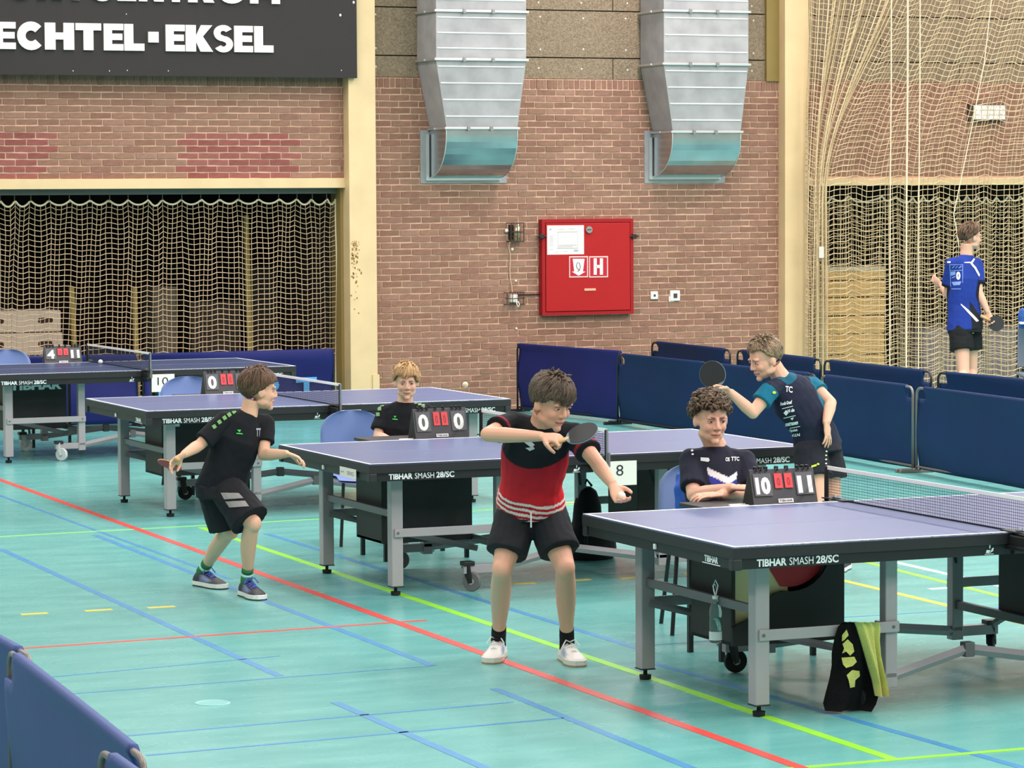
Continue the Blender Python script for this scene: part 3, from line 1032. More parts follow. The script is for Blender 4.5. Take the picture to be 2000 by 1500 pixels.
# ---- grey vaulting box
vb_m = mat('vault_board', rgb(204, 186, 166), 0.7, var=0.06, vscale=9)
slot_m = mat('vault_slot', rgb(58, 34, 26), 0.9)
VY = WY + 0.55
P, Q, R_ = aty(118, 605, VY), aty(118, 648, VY), aty(122, 693, VY)
vx0 = aty(-120, 640, VY).x
vb = tag(empty('vaulting_box', ((vx0 + P.x) / 2, VY + 0.3, 0)), 'grey beige stacked vaulting box with hand slots behind the left net', 'vaulting box')
off = V(vb.location)
zz = [0, (R_.z + 0) / 2, R_.z, Q.z, P.z]
for k in range(4):
    e = 0.012 * (3 - k)
    b_ = MB().bb((vx0 - e, VY, zz[k] + 0.005), (P.x + e, VY + 0.6, zz[k + 1] - 0.003)).build('vault_section', vb_m, vb, off=off, bevel=0.008)
    zc = (zz[k] + zz[k + 1]) / 2 + (0.01 if k == 3 else 0)
    for cx in (aty(88, 629, VY).x, aty(-8, 629, VY).x):
        pts = [(cx - 0.05, zc)]
        poly = [(cx + s * 0.05 + 0.027 * math.cos(a), zc + 0.027 * math.sin(a)) for s, a in [(1, math.radians(d)) for d in range(-90, 91, 30)] + [(-1, math.radians(d)) for d in range(90, 271, 30)]]
        MB().prism(poly, lambda u, v, tt: V((u, VY + tt, v)), 0.001, -0.003).build('hand_slot', slot_m, b_, off=off)

# ---- other stored equipment
yel = mat('post_yellow', rgb(170, 148, 82), 0.6, var=0.1)
for x0, y0, x1, y1, lab in ((139, 560, 150, 770, 'slim yellow post left of the scoreboard behind the net'), (262, 560, 268, 790, 'yellow post behind the number ten card'), (480, 420, 490, 740, 'tall olive post behind the left net')):
    a, b = aty(x0, y0, WY + 0.9), aty(x1, y1, WY + 0.9)
    a.z, b.z = max(a.z, 1.2), 0.0
    po = tag(empty('equipment_post', (b.x, WY + 0.9, 0)), lab, 'post')
    MB().tube([b, a], 0.03, n=8).build('pole', yel, po, off=V(po.location))
    MB().loft([(b.x, b.y, 0), (b.x, b.y, 0.04)], [0.14, 0.12], n=14).build('foot_plate', mat('post_foot', rgb(80, 74, 62), 0.7), po, off=V(po.location))
# rolled mat and stacked cartons deeper in the storage
for x0, y0, x1, y1, yy, c_, lab in ((300, 560, 345, 700, WY + 1.4, rgb(112, 100, 84), 'dull grey carton standing behind the left net'), (372, 590, 470, 700, WY + 1.7, rgb(74, 62, 50), 'dark brown crate standing deep behind the left net'), (490, 520, 540, 690, WY + 1.8, rgb(66, 56, 44), 'dark tall crate at the right of the left storage')):
    a, b = aty(x0, y0, yy), aty(x1, y1, yy)
    cr_ = tag(empty('storage_crate', ((a.x + b.x) / 2, yy + 0.2, 0)), lab, 'crate')
    cm = mat('crate_%d' % x0, c_, 0.85, var=0.12)
    body = MB().bb((a.x, yy, 0), (b.x, yy + 0.4, a.z - 0.04)).build('crate_body', cm, cr_, off=V(cr_.location), bevel=0.006)
    MB().bb((a.x - 0.01, yy - 0.01, a.z - 0.04), (b.x + 0.01, yy + 0.41, a.z)).build('crate_lid', cm, cr_, off=V(cr_.location), bevel=0.004)
# wooden stack behind the divider net
wood = mat('stack_wood', rgb(240, 190, 120), 0.6, var=0.14, vscale=5, stretch=(1, 1, 8))
OY = WY + 0.62
wx0, wx1 = aty(1608, 600, OY).x, aty(1727, 600, OY).x
ws = tag(empty('wooden_plinth', ((wx0 + wx1) / 2, OY + 0.3, 0)), 'stack of light wooden plinth sections behind the divider net', 'plinth')
off = V(ws.location)
zz = [0] + [aty(1665, y, OY).z for y in (692, 652, 616, 580, 547, 524)]
for k in range(6):
    MB().bb((wx0, OY, zz[k] + 0.006), (wx1, OY + 0.6, zz[k + 1] - 0.006)).build('plinth_section', wood, ws, off=off, bevel=0.006)
MB().bb((wx0 - 0.005, OY - 0.01, zz[-1] - 0.025), (wx1 + 0.005, OY + 0.6, zz[-1] + 0.02)).build('top_rail', mat('rail_white', rgb(222, 210, 184), 0.6), ws, off=off)
px0 = aty(1800, 600, OY).x
bx = tag(empty('storage_cabinet', (px0 + 0.5, OY + 0.2, 0)), 'low grey lilac cabinet behind the net at the walking player', 'cabinet')
off = V(bx.location)
hgt = aty(1850, 640, OY).z
MB().bb((px0, OY, 0.05), (aty(1985, 640, OY).x, OY + 0.5, hgt)).build('cabinet_body', mat('cabinet_lilac', rgb(150, 138, 142), 0.7), bx, off=off, bevel=0.006)
MB().bb((px0 - 0.01, OY - 0.012, hgt), (aty(1985, 640, OY).x + 0.01, OY + 0.51, hgt + 0.03)).build('cabinet_top', mat('cabinet_top', rgb(112, 100, 96), 0.7), bx, off=off)
ym = aty(1812, 600, OY).x
for k in range(3):
    xa = px0 + (aty(1985, 640, OY).x - px0) * k / 3
    xb = px0 + (aty(1985, 640, OY).x - px0) * (k + 1) / 3
    d_ = MB().bb((xa + 0.01, OY - 0.015, 0.08), (xb - 0.01, OY + 0.0, hgt - 0.02)).build('cabinet_door', MATS['cabinet_lilac'], bx, off=off, bevel=0.003)
    MB().box((xb - 0.05, OY - 0.025, hgt * 0.6), (0.015, 0.02, 0.1)).build('handle', MATS['rail_grey'], d_, off=off)

# ================================================================== court barriers
bar_blue = mat('barrier_blue', rgb(10, 40, 80), 0.6, spec=0.2, var=0.10, vscale=2.2, bump=0.05, bscale=140)
bar_violet = mat('barrier_violet', rgb(28, 34, 96), 0.6, spec=0.2, var=0.10, vscale=3, bump=0.05, bscale=140)
bar_near_glare = mat('barrier_near_glare', rgb(52, 76, 138), 0.6, var=0.05, vscale=2.2, bump=0.05, bscale=140)  # same blue cloth, lightened in colour to imitate glare on the near barriers
steel_k = mat('barrier_frame_black', rgb(28, 28, 34), 0.4)
steel_g = mat('barrier_frame_grey', rgb(128, 118, 112), 0.4, metal=0.4)


def barrier(a, b, h, cloth, label, frame=None, wave=0.012, drop=0.02, notch=True, wide=0.016, seed=1, letters=None):
    """cloth screen on a tube frame between floor points a and b; the cloth is cut away at both top corners"""
    frame = frame or steel_k
    a, b = V((a[0], a[1], 0)), V((b[0], b[1], 0))
    L = (b - a).length
    d = (b - a) / L
    nrm = V((-d.y, d.x, 0))
    root = tag(empty('court_barrier', (a + b) / 2), label, 'barrier', 'blue cloth court barriers')
    off = V(root.location)
    rc_ = 0.06
    path = []
    for cx, cz, a0 in ((rc_, rc_ + 0.02, 180), (rc_, h - rc_, 180)):
        pass
    path = [a + d * 0.0 + V((0, 0, 0.03))]
    for k in range(5):
        an = math.radians(180 - 22.5 * k)
        path.append(a + d * (rc_ + rc_ * math.cos(an)) + V((0, 0, h - rc_ + rc_ * math.sin(an))))
    for k in range(5):
        an = math.radians(90 - 22.5 * k)
        path.append(a + d * (L - rc_ + rc_ * math.cos(an)) + V((0, 0, h - rc_ + rc_ * math.sin(an))))
    path.append(b + V((0, 0, 0.03)))
    MB().tube(path, 0.011, n=8).build('frame', frame, root, off=off, smooth=True)
    MB().cyl(a + d * 0.01 + V((0, 0, 0.05)), b - d * 0.01 + V((0, 0, 0.05)), 0.009, 8).build('lower_rail', frame, root, off=off)
    for p in (a, b):
        MB().box(p + V((0, 0, 0.015)), (0.3, 0.035, 0.03), Matrix.Rotation(math.atan2(nrm.y, nrm.x), 3, 'Z')).build('foot', frame, root, off=off, bevel=0.006)
    rn = random.Random(seed)
    nu, nz = 48, 16
    ph = rn.uniform(0, 6)
    mb = MB()
    idx = {}

    def pt(i, j, s):
        u, v = i / nu, j / nz
        bul = wave * (math.sin(3.1 * u + ph) + 0.6 * math.sin(9 * u + 5 * v + ph) * (1 - v) + 0.7 * math.sin(7 * v + 2 * u + ph))
        z = 0.03 + v * (h - 0.045 - 0.03) * nz / (nz - 2) if j <= nz - 2 else (h - 0.005 if j == nz - 1 else h + 0.017)
        th = wide
        if j >= nz - 1:
            bul *= 0.2
            th = 0.036 if j == nz - 1 else 0.024
        return a + d * (0.012 + u * (L - 0.024)) + nrm * (bul + s * th / 2) + V((0, 0, z))
    nt_u, nt_z = max(1, int(0.095 / L * nu)) + 1, nz - 3
    keep = lambda i, j: not (notch and j >= nt_z and (i < nt_u or i >= nu - nt_u))
    for s in (1, -1):
        for i in range(nu + 1):
            for j in range(nz + 1):
                idx[(s, i, j)] = len(mb.v)
                mb.add([pt(i, j, s)], [])
    for i in range(nu):
        for j in range(nz):
            if not keep(i, j):
                continue
            q = [(i, j), (i + 1, j), (i + 1, j + 1), (i, j + 1)]
            mb.f.append(tuple(idx[(1, *p)] for p in reversed(q)))
            mb.f.append(tuple(idx[(-1, *p)] for p in q))
            for (di, dj, e0, e1) in ((-1, 0, q[3], q[0]), (1, 0, q[1], q[2]), (0, -1, q[0], q[1]), (0, 1, q[2], q[3])):
                ii, jj = i + di, j + dj
                if not (0 <= ii < nu and 0 <= jj < nz) or not keep(ii, jj):
                    mb.f.append((idx[(-1, *e1)], idx[(-1, *e0)], idx[(1, *e0)], idx[(1, *e1)]))
    cl = mb.build('cloth', cloth, root, off=off, smooth=False)
    cl.data.polygons.foreach_set('use_smooth', [True] * len(cl.data.polygons))
    if letters:
        lm = mat('barrier_print', rgb(86, 164, 222), 0.6)
        for x0, x1, z0, z1, ch in letters:
            o_ = a + d * (x0) + nrm * (-wide / 2 - wave * 2.2 - 0.004) + V((0, 0, z0))
            t_ = MB()
            vs_, fs_, asp = text_shape(ch, 0.04)
            t_.add([o_ + d * ((x1 - x0) * x / asp) + V((0, 0, (z1 - z0) * y)) for x, y in vs_], fs_)
            t_.build('printed_letter', lm, cl, off=off)
    return root


X1 = 12.93
barrier((12.74, 29.5), (13.02, 27.58), 0.69, bar_violet, 'violet blue barrier nearest the brick wall, beside the caged lamp', notch=False, wave=0.016, seed=3)
barrier((12.9, 27.42), (12.93, 25.5), 0.68, bar_blue, 'blue barrier next to the violet one, below the wall sockets', seed=4)
barrier((12.93, 25.42), (12.93, 23.5), 0.68, bar_blue, 'blue barrier behind the raised black racket', seed=5)
barrier((12.93, 23.4), (12.8, 21.66), 0.68, bar_blue, 'blue barrier right of the server in teal sleeves', seed=6, frame=steel_g, notch=True)
barrier((12.8, 21.6), (12.66, 19.6), 0.68, bar_blue, 'blue barrier at the right edge of the picture behind the front net', seed=7, frame=steel_g)
barrier((14.28, 29.5), (14.22, 27.6), 0.68, bar_blue, 'rear row barrier nearest the brick wall', seed=8)
barrier((14.26, 27.52), (14.13, 25.58), 0.68, bar_blue, 'rear row barrier just behind the head of the server', seed=9)
barrier((14.11, 25.48), (14.0, 23.38), 0.68, bar_blue, 'rear row barrier in front of the wooden plinth stack', seed=10)
barrier((14.02, 23.3), (14.09, 21.3), 0.68, bar_blue, 'rear row barrier in front of the legs of the walking player', seed=11)
barrier((8.72, 29.42), (10.70, 29.42), 0.69, bar_violet, 'violet blue barrier in front of the left net beside the pillar', notch=False, wave=0.02, seed=12,
        letters=((0.14, 0.36, 0.2, 0.42, 'D'), (1.2, 1.45, 0.2, 0.43, 'R'), (1.56, 1.78, 0.2, 0.43, 'T')))
barrier((6.68, 29.42), (8.66, 29.42), 0.69, bar_violet, 'violet blue barrier at the far left in front of the vaulting box', notch=False, wave=0.02, seed=13,
        letters=((0.46, 0.70, 0.16, 0.42, 'D'), (0.76, 0.96, 0.16, 0.42, 'T')))
barrier((2.66, 12.5), atz(59, 1283, .68), 0.68, bar_near_glare, 'near barrier at the left edge, the farthest of the three', frame=steel_g, seed=14)
barrier(atz(18, 1272, .68), atz(281, 1484, .68), 0.68, bar_near_glare, 'near barrier running along the lower left corner', frame=steel_g, seed=15)
barrier(atz(196, 1466, .68), (2.3, 6.5), 0.68, bar_near_glare, 'nearest barrier cut off at the bottom left corner', frame=steel_g, seed=16)
# ================================================================== table tennis tables
TL, TW, TZ = 2.74, 1.525, 0.76
blue_top = mat('table_top_blue', rgb(91, 103, 144), 0.33, spec=0.45, var=0.02, vscale=2)
blue_top_d = mat('table_top_slate', rgb(52, 70, 108), 0.35, spec=0.45, var=0.02, vscale=2)
line_w = mat('table_line_white', rgb(245, 245, 245), 0.5)
edge_k = mat('table_edge_black', rgb(30, 28, 31), 0.55)
apron_k = mat('table_apron', rgb(17, 18, 20), 0.5, var=0.05)
leg_g = mat('leg_grey', rgb(166, 158, 160), 0.42, metal=0.0, var=0.03)
leg_d = mat('leg_grey_dark', rgb(98, 98, 100), 0.45)
blk = mat('black_plastic', rgb(22, 22, 24), 0.5)
rub = mat('black_rubber', rgb(16, 16, 18), 0.8)
case_m = mat('casing_black', rgb(20, 20, 21), 0.55)
print_w = mat('print_white', rgb(240, 240, 240), 0.6)
wheel_w = mat('wheel_white', rgb(214, 214, 214), 0.5)
wheel_g = mat('wheel_grey', rgb(112, 108, 106), 0.5)


def caster(root, x, y, wheel, ang=0.0):
    c = MB().bb((x - 0.035, y - 0.03, 0.145), (x + 0.035, y + 0.03, 0.17)).build('caster', blk, root, bevel=0.004)
    R_ = Matrix.Rotation(ang, 3, 'Z')
    o = V((x, y, 0))
    w0 = o + R_ @ V((0.03, 0, 0.056))
    MB().loft([w0 + R_ @ V((0, -0.014, 0)), w0 + R_ @ V((0, 0.014, 0))], [0.055, 0.055], n=22).build('wheel', wheel, c, bevel=0.005)
    MB().loft([w0 + R_ @ V((0, -0.018, 0)), w0 + R_ @ V((0, 0.018, 0))], [0.018, 0.018], n=12).build('wheel_hub', mat('hub_light', rgb(190, 190, 190), 0.4), c)
    f = MB()
    for s in (-1, 1):
        f.loft([o + R_ @ V((0, s * 0.02, 0.148)), w0 + R_ @ V((0, s * 0.021, -0.008))], [(0.03, 0.004), (0.014, 0.004)], side=R_ @ V((1, 0, 0)), n=8)
    f.build('caster_fork', wheel if wheel is wheel_w else blk, c)


def ittf(mb, o, u, v, s):
    """small tournament emblem: tilted bat figure over a bar"""
    for poly in ([(0.0, 0.0), (1.0, 0.0), (1.0, 0.06), (0.0, 0.06)], [(0.1, 0.16), (0.5, 0.12), (0.62, 0.42), (0.2, 0.44)], [(0.55, 0.12), (0.92, 0.3), (1.0, 0.62), (0.82, 0.6), (0.7, 0.38)], [(0.6, 0.55), (0.66, 0.98), (0.48, 0.92), (0.5, 0.6)]):
        b0 = len(mb.v)
        mb.add([o + u * (a * s) + v * (b * s) for a, b in poly], [tuple(range(len(poly)))])


def make_table(label, centre, rz, key):
    top_m = blue_top_d if key == 'D' else blue_top
    root = tag(empty('table_tennis_table', (centre[0], centre[1], 0), rz), label, 'table', 'table tennis tables in a row')
    wheel = {'A': rub, 'B': wheel_g, 'C': rub, 'D': wheel_w}[key]
    for s in (-1, 1):
        xo, xi = s * TL / 2, s * 0.006
        x0, x1 = min(xo, xi), max(xo, xi)
        # playing board
        tp = MB().bb((x0, -TW / 2, TZ - 0.026), (x1, TW / 2, TZ)).build('table_half', top_m, root)
        zt, zb = TZ + 0.0008, TZ - 0.004
        MB().bb((x0, -TW / 2, zb), (x1, -TW / 2 + 0.02, zt)).build('side_line', line_w, tp)
        MB().bb((x0, TW / 2 - 0.02, zb), (x1, TW / 2, zt)).build('side_line', line_w, tp)
        MB().bb((min(xo, xo - s * 0.02), -TW / 2 + 0.02, zb), (max(xo, xo - s * 0.02), TW / 2 - 0.02, zt)).build('end_line', line_w, tp)
        MB().bb((x0 if s > 0 else x0 + 0.02, -0.0018, zb), (x1 if s < 0 else x1 - 0.02, 0.0018, zt)).build('centre_line', mat('centre_line', rgb(150, 156, 190), 0.5), tp)
        # white lacquered rim and black steel edge
        e = MB()
        g = 0.003
        za, zc = TZ - 0.052, TZ - 0.007
        e.bb((x0 - (g if s < 0 else 0), -TW / 2 - g, za), (x1 + (g if s > 0 else 0), -TW / 2 + 0.02, zc))
        e.bb((x0 - (g if s < 0 else 0), TW / 2 - 0.02, za), (x1 + (g if s > 0 else 0), TW / 2 + g, zc))
        e.bb((min(xo + s * g, xo - s * 0.02), -TW / 2 + 0.02, za), (max(xo + s * g, xo - s * 0.02), TW / 2 - 0.02, zc))
        e.build('steel_edge', edge_k, root)
        ap = MB()
        zd, ze = TZ - 0.098, TZ - 0.052
        ap.bb((x0 + 0.004, -TW / 2 + 0.008, zd), (x1 - 0.004, -TW / 2 + 0.03, ze))
        ap.bb((x0 + 0.004, TW / 2 - 0.03, zd), (x1 - 0.004, TW / 2 - 0.008, ze))
        ap.bb((min(xo - s * 0.008, xo - s * 0.03), -TW / 2 + 0.03, zd), (max(xo - s * 0.008, xo - s * 0.03), TW / 2 - 0.03, ze))
        ap.bb((min(xi + s * 0.03, xi + s * 0.05), -TW / 2 + 0.03, zd), (max(xi + s * 0.03, xi + s * 0.05), TW / 2 - 0.03, ze))
        apo = ap.build('apron', apron_k, root)
        # protective corner caps
        for sy in (-1, 1):
            MB().box((xo - s * 0.02, sy * (TW / 2 - 0.018), TZ - 0.076), (0.046, 0.042, 0.05)).build('corner_cap', mat('corner_cap', rgb(38, 39, 40), 0.5), root, bevel=0.006)
        # lettering on both long sides
        for sy in (-1, 1):
            u, yy = (V((1, 0, 0)), -TW / 2 + 0.0065) if sy < 0 else (V((-1, 0, 0)), TW / 2 - 0.0065)
            xs = {(-1, -1): -1.255, (1, -1): 0.86, (-1, 1): -0.86, (1, 1): 1.255}[(s, sy)]
            tx = MB()
            z_ = TZ - 0.090
            uu = V((0, 0, 1))
            o = V((xs, yy, z_))
            text_on(tx, 'TIBHAR', o, u, uu, width=0.142, height=0.032, bold=0.035)
            text_on(tx, 'SMASH', o + u * 0.155, u, uu, width=0.115, height=0.032, bold=0.0)
            text_on(tx, '28/SC', o + u * 0.283, u, uu, width=0.108, height=0.034, bold=0.03)
            tx.build('lettering', print_w, apo)
            if (s < 0) == (sy < 0):
                em = MB()
                ittf(em, V((-0.14 if s < 0 else 0.14, yy, z_ - 0.004)), u, uu, 0.045)
                em.build('emblem', print_w, apo)
        if s < 0:
            tx = MB()
            u = V((0, -1, 0))
            xx = xo + 0.0065
            if key == 'B':
                MB().bb((xo - 0.006, -0.56, TZ - 0.099), (xo - 0.003, -0.30, TZ - 0.045)).build('sponsor_sticker', white_s, apo)
                text_on(tx, 'sport', V((xo - 0.0066, -0.32, TZ - 0.08)), u, V((0, 0, 1)), width=0.05, height=0.014)
                text_on(tx, 'SERVICE', V((xo - 0.0066, -0.42, TZ - 0.084)), u, V((0, 0, 1)), width=0.11, height=0.022)
                tx.build('sticker_print', mat('sticker_grey', rgb(140, 140, 146), 0.6), apo)
            else:
                text_on(tx, 'TIBHAR', V((xx, -0.48, TZ - 0.088)), u, V((0, 0, 1)), width=0.13, height=0.028, bold=0.04)
                tx.add([V((xx, -0.46, TZ - 0.096)), V((xx, -0.63, TZ - 0.096)), V((xx, -0.63, TZ - 0.092)), V((xx, -0.46, TZ - 0.092))], [(0, 1, 2, 3)])
                tx.build('lettering', print_w, apo)
            MB().box((xo + 0.003, 0.0, TZ - 0.075), (0.012, 0.016, 0.024)).build('latch', print_w, apo, bevel=0.003)
        # legs
        lx, ly, ix = s * 1.146, 0.565, s * 0.51
        for sy in (-1, 1):
            lg = MB().bb((lx - 0.035, sy * ly - 0.035, 0.05), (lx + 0.035, sy * ly + 0.035, TZ - 0.095)).build('leg', leg_g, root, bevel=0.006)
            MB().loft([(lx, sy * ly, 0.0), (lx, sy * ly, 0.022)], [0.026, 0.028], n=16).loft([(lx, sy * ly, 0.02), (lx, sy * ly, 0.055)], [0.01, 0.009], n=10).build('levelling_foot', rub, lg)
            MB().bb((lx - 0.036, sy * ly - 0.036, 0.048), (lx + 0.036, sy * ly + 0.036, 0.053)).build('leg_cap', blk, lg)
            il = MB().bb((ix - 0.03, sy * ly - 0.028, 0.125), (ix + 0.03, sy * ly + 0.028, TZ - 0.095)).build('inner_leg', leg_g, root, bevel=0.005)
            # fold-away strut from leg to leg
            bar = MB().bb((min(lx, ix) + 0.0, sy * (ly + 0.0) - sy * 0.03 - 0.008 - 0.03 * 0, 0.335), (max(lx, ix), sy * ly - sy * 0.03 + 0.008, 0.375))
            y_out = sy * (ly + 0.04)
            st = MB().bb((min(lx, ix) - 0.02 * (1 if s < 0 else 1), y_out - 0.006, 0.33), (max(lx, ix) + 0.03, y_out + 0.006, 0.378)).build('side_strut', leg_g, root, bevel=0.003)
            for bx_ in (lx, ix):
                MB().cyl((bx_, y_out - 0.01, 0.354), (bx_, y_out + 0.01, 0.354), 0.007, 8).build('strut_bolt', leg_d, st)
            # lower rail to the caster
            MB().bb((min(ix, s * 0.74), sy * ly - 0.022, 0.1), (max(ix, s * 0.74), sy * ly + 0.022, 0.15)).bb((ix - 0.03, sy * ly - 0.028, 0.085), (ix + 0.03, sy * ly + 0.028, 0.15)).build('base_rail', leg_g, root, bevel=0.003)
            MB().loft([(ix, sy * ly, 0.125), (s * 0.005, sy * 0.385, 0.195)], [(0.018, 0.024)] * 2, side=(0, 1, 0), n=4).build('linking_rail', leg_g, root)
            if s < 0:
                MB().box((0, sy * 0.385, 0.195), (0.05, 0.05, 0.066)).build('rail_bracket', leg_d, root, bevel=0.004)
            caster(root, s * 0.71, sy * ly, wheel, 0.5 * s + sy * 0.4)
        # cross bars
        MB().bb((lx - 0.012, -ly, 0.435), (lx + 0.012, ly, 0.475)).build('cross_bar', leg_d, root, bevel=0.003)
        cbx = MB().bb((ix - 0.015, -ly, 0.235), (ix + 0.015, ly, 0.275)).build('cross_bar', leg_d, root, bevel=0.003)
        for sy in (-1, 1):
            MB().loft([(lx, sy * (ly - 0.05), 0.36), (ix, sy * 0.23, 0.20)], [(0.006, 0.02)] * 2, side=(0, 1, 0), n=6).build('diagonal_strut', leg_d, root)
            MB().tube([(s * 0.46, sy * 0.5, TZ - 0.1), (s * 0.5, sy * 0.545, 0.46)], 0.011, n=8).build('gas_spring', blk, root)
        # black casing below the board
        cx0, cx1 = sorted((s * 1.09, s * 0.53))
        zb_, zt_2 = 0.25, TZ - 0.097
        cs = empty('casing', (0, 0, 0))
        C.objects.unlink(cs)
        bpy.data.objects.remove(cs)
        end = MB().bb((cx0, -0.2, zb_), (cx0 + 0.02, 0.2, zt_2)).bb((cx1 - 0.02, -0.2, zb_), (cx1, 0.2, zt_2)).bb((cx0, -0.2, zb_), (cx1, 0.2, zb_ + 0.02)).build('casing', case_m, root, bevel=0.004)
        for sy in (-1, 1):
            yy = sy * 0.2
            if key == 'A' and s < 0:
                # panel with the curved cut-out
                pts = [(cx0, zb_), (cx1, zb_), (cx1, zt_2)]
                for k in range(9):
                    a_ = math.radians(-2 - 11 * k)
                    pts.append((cx0 + 0.30 + 0.19 * math.cos(a_), zt_2 + 0.0 + 0.185 * math.sin(a_)))
                pts += [(cx0 + 0.25, zt_2 - 0.18), (cx0 + 0.21, zt_2 - 0.19), (cx0 + 0.17, zt_2 - 0.22), (cx0 + 0.13, zt_2 - 0.28), (cx0, zt_2 - 0.33)]
                MB().prism(pts, lambda p, q, t: V((p, yy + t, q)), -0.008, 0.008).build('casing_panel', case_m, end)
            else:
                MB().bb((cx0, yy - 0.008, zb_), (cx1, yy + 0.008, zt_2)).build('casing_panel', case_m, end, bevel=0.003)
            if key in 'DB':
                tx = MB()
                u = V((1, 0, 0)) if sy < 0 else V((-1, 0, 0))
                text_on(tx, 'TIBHAR', V(((cx0 if sy < 0 else cx1) + (0.06 if sy < 0 else -0.06), yy + sy * 0.0095, zt_2 - 0.075)), u, V((0, 0, 1)), width=0.46, height=0.07, bold=0.05)
                if key == 'D':
                    tx.build('big_lettering', print_w, end)
        if key == 'C' and s < 0:
            MB().bb((cx0 + 0.02, -0.212, zt_2 - 0.06), (cx0 + 0.13, -0.2085, zt_2 + 0.0)).build('panel_sticker', mat('sticker_pale', rgb(226, 232, 240), 0.6), end)
        if key == 'A' and s < 0:
            # printed inner board seen through the cut-out: red bat on cream ground
            MB().bb((cx0 + 0.02, -0.16, zb_ + 0.02), (cx1 - 0.26, -0.155, zt_2)).build('inner_board', mat('board_cream', rgb(240, 214, 160), 0.6), end)
            cxr, czr, rr = cx0 + 0.31, zt_2 + 0.02, 0.19
            poly = [(cxr - 0.16, zt_2)] + [(cxr - 0.05, zt_2 - 0.165)] + [(cxr + rr * math.cos(math.radians(a_)), czr + rr * math.sin(math.radians(a_))) for a_ in range(-100, 1, 10)]
            MB().prism(poly, lambda p, q, t: V((p, -0.166 + t, q)), -0.002, 0.004).build('bat_print', mat('bat_red', rgb(196, 20, 34), 0.5), end)
            tx = MB()
            vs_, fs_, asp = text_shape('Q', 0.02)
            text_on(tx, 'O', V((cx0 - 0.0008, -0.02, zt_2 - 0.2)), V((0, -1, 0)), V((0, 0, 1)), width=0.035, height=0.045)
            tx.build('end_mark', print_w, end)
    return root


tabs = {'A': ((7.3648, 12.3638), -0.0033), 'B': ((7.4177, 16.8268), 0.0), 'C': ((7.5434, 21.5323), 0.0041), 'D': ((7.6045, 26.4107), 0.022)}
make_table('front blue table with a towel hanging from its frame', tabs['A'][0], tabs['A'][1], 'A')
make_table('blue table marked with the number 8 card, white sticker on its end', tabs['B'][0], tabs['B'][1], 'B')
make_table('third blue table behind the boy in black and green', tabs['C'][0], tabs['C'][1], 'C')
make_table('farthest slate blue table with white wheels and a ball on top', tabs['D'][0], tabs['D'][1], 'D')

# ------------------------------------------------------------------ nets on the tables, number cards
net_k = mat('table_net_cord', rgb(34, 38, 52), 0.8)
tape_w = mat('net_tape_white', rgb(248, 246, 240), 0.6)


def loc(key, x, y, z):
    (cx, cy), rz = tabs[key]
    return V((cx + x * math.cos(rz) - y * math.sin(rz), cy + x * math.sin(rz) + y * math.cos(rz), z))


def table_net(key, label):
    (cx, cy), rz = tabs[key]
    root = tag(empty('table_net', (cx, cy, TZ), rz), label, 'net', 'nets clamped across the tables')
    hw, h = TW / 2 + 0.1525, 0.1525
    mb = MB()
    n = 120
    for k in range(n + 1):
        y = -hw + 2 * hw * k / n
        mb.loft([(0, y, 0.006), (0, y, h)], [0.0011] * 2, n=3, caps=False)
    for k in range(11):
        z = 0.006 + (h - 0.006) * k / 11
        mb.loft([(0, -hw, z), (0, hw, z)], [0.0012] * 2, n=3, caps=False)
    mb.build('net_mesh', net_k, root, kind='stuff')
    MB().bb((-0.003, -hw, h - 0.012), (0.003, hw, h + 0.006)).build('white_tape', tape_w, root)
    MB().tube([(0, -hw, 0.004), (0, hw, 0.004)], 0.003, n=5).build('bottom_cord', net_k, root)
    for s in (-1, 1):
        po = MB().cyl((0, s * hw, -0.06), (0, s * hw, h + 0.004), 0.009, 10).build('net_post', blk if s > 0 else mat('post_steel', rgb(150, 150, 156), 0.35, metal=0.6), root)
        MB().bb((-0.012, s * hw - 0.006, -0.02), (0.004, s * hw + 0.006, h)).build('post_sleeve', blk, po)
        MB().bb((-0.035, min(s * hw, s * (TW / 2 - 0.07)), -0.075), (0.035, max(s * hw, s * (TW / 2 - 0.07)) + 0.0, -0.055)).bb((-0.03, min(s * (TW / 2 + 0.012), s * hw), -0.06), (0.03, max(s * (TW / 2 + 0.012), s * hw), -0.01)).build('clamp', blk, root, bevel=0.005)
        MB().bb((-0.03, min(s * (TW / 2 - 0.06), s * hw), 0.001), (0.03, max(s * (TW / 2 - 0.06), s * hw), 0.007)).build('clamp_plate', mat('clamp_plate', rgb(60, 62, 70), 0.4, metal=0.5), root)
        MB().ell((0, s * (TW / 2 + 0.06), 0.012), (0.02, 0.03, 0.008), nu=10, nv=5).build('clamp_screw', mat('clamp_steel', rgb(170, 172, 180), 0.3, metal=0.7), root)
    return root


table_net('A', 'long net with white tape on the front table, at the right edge')
table_net('B', 'net on the number 8 table behind the boy in red')
table_net('C', 'net with white tape on the third table behind the dark haired boy')
table_net('D', 'dark net on the farthest table beside the white ball')


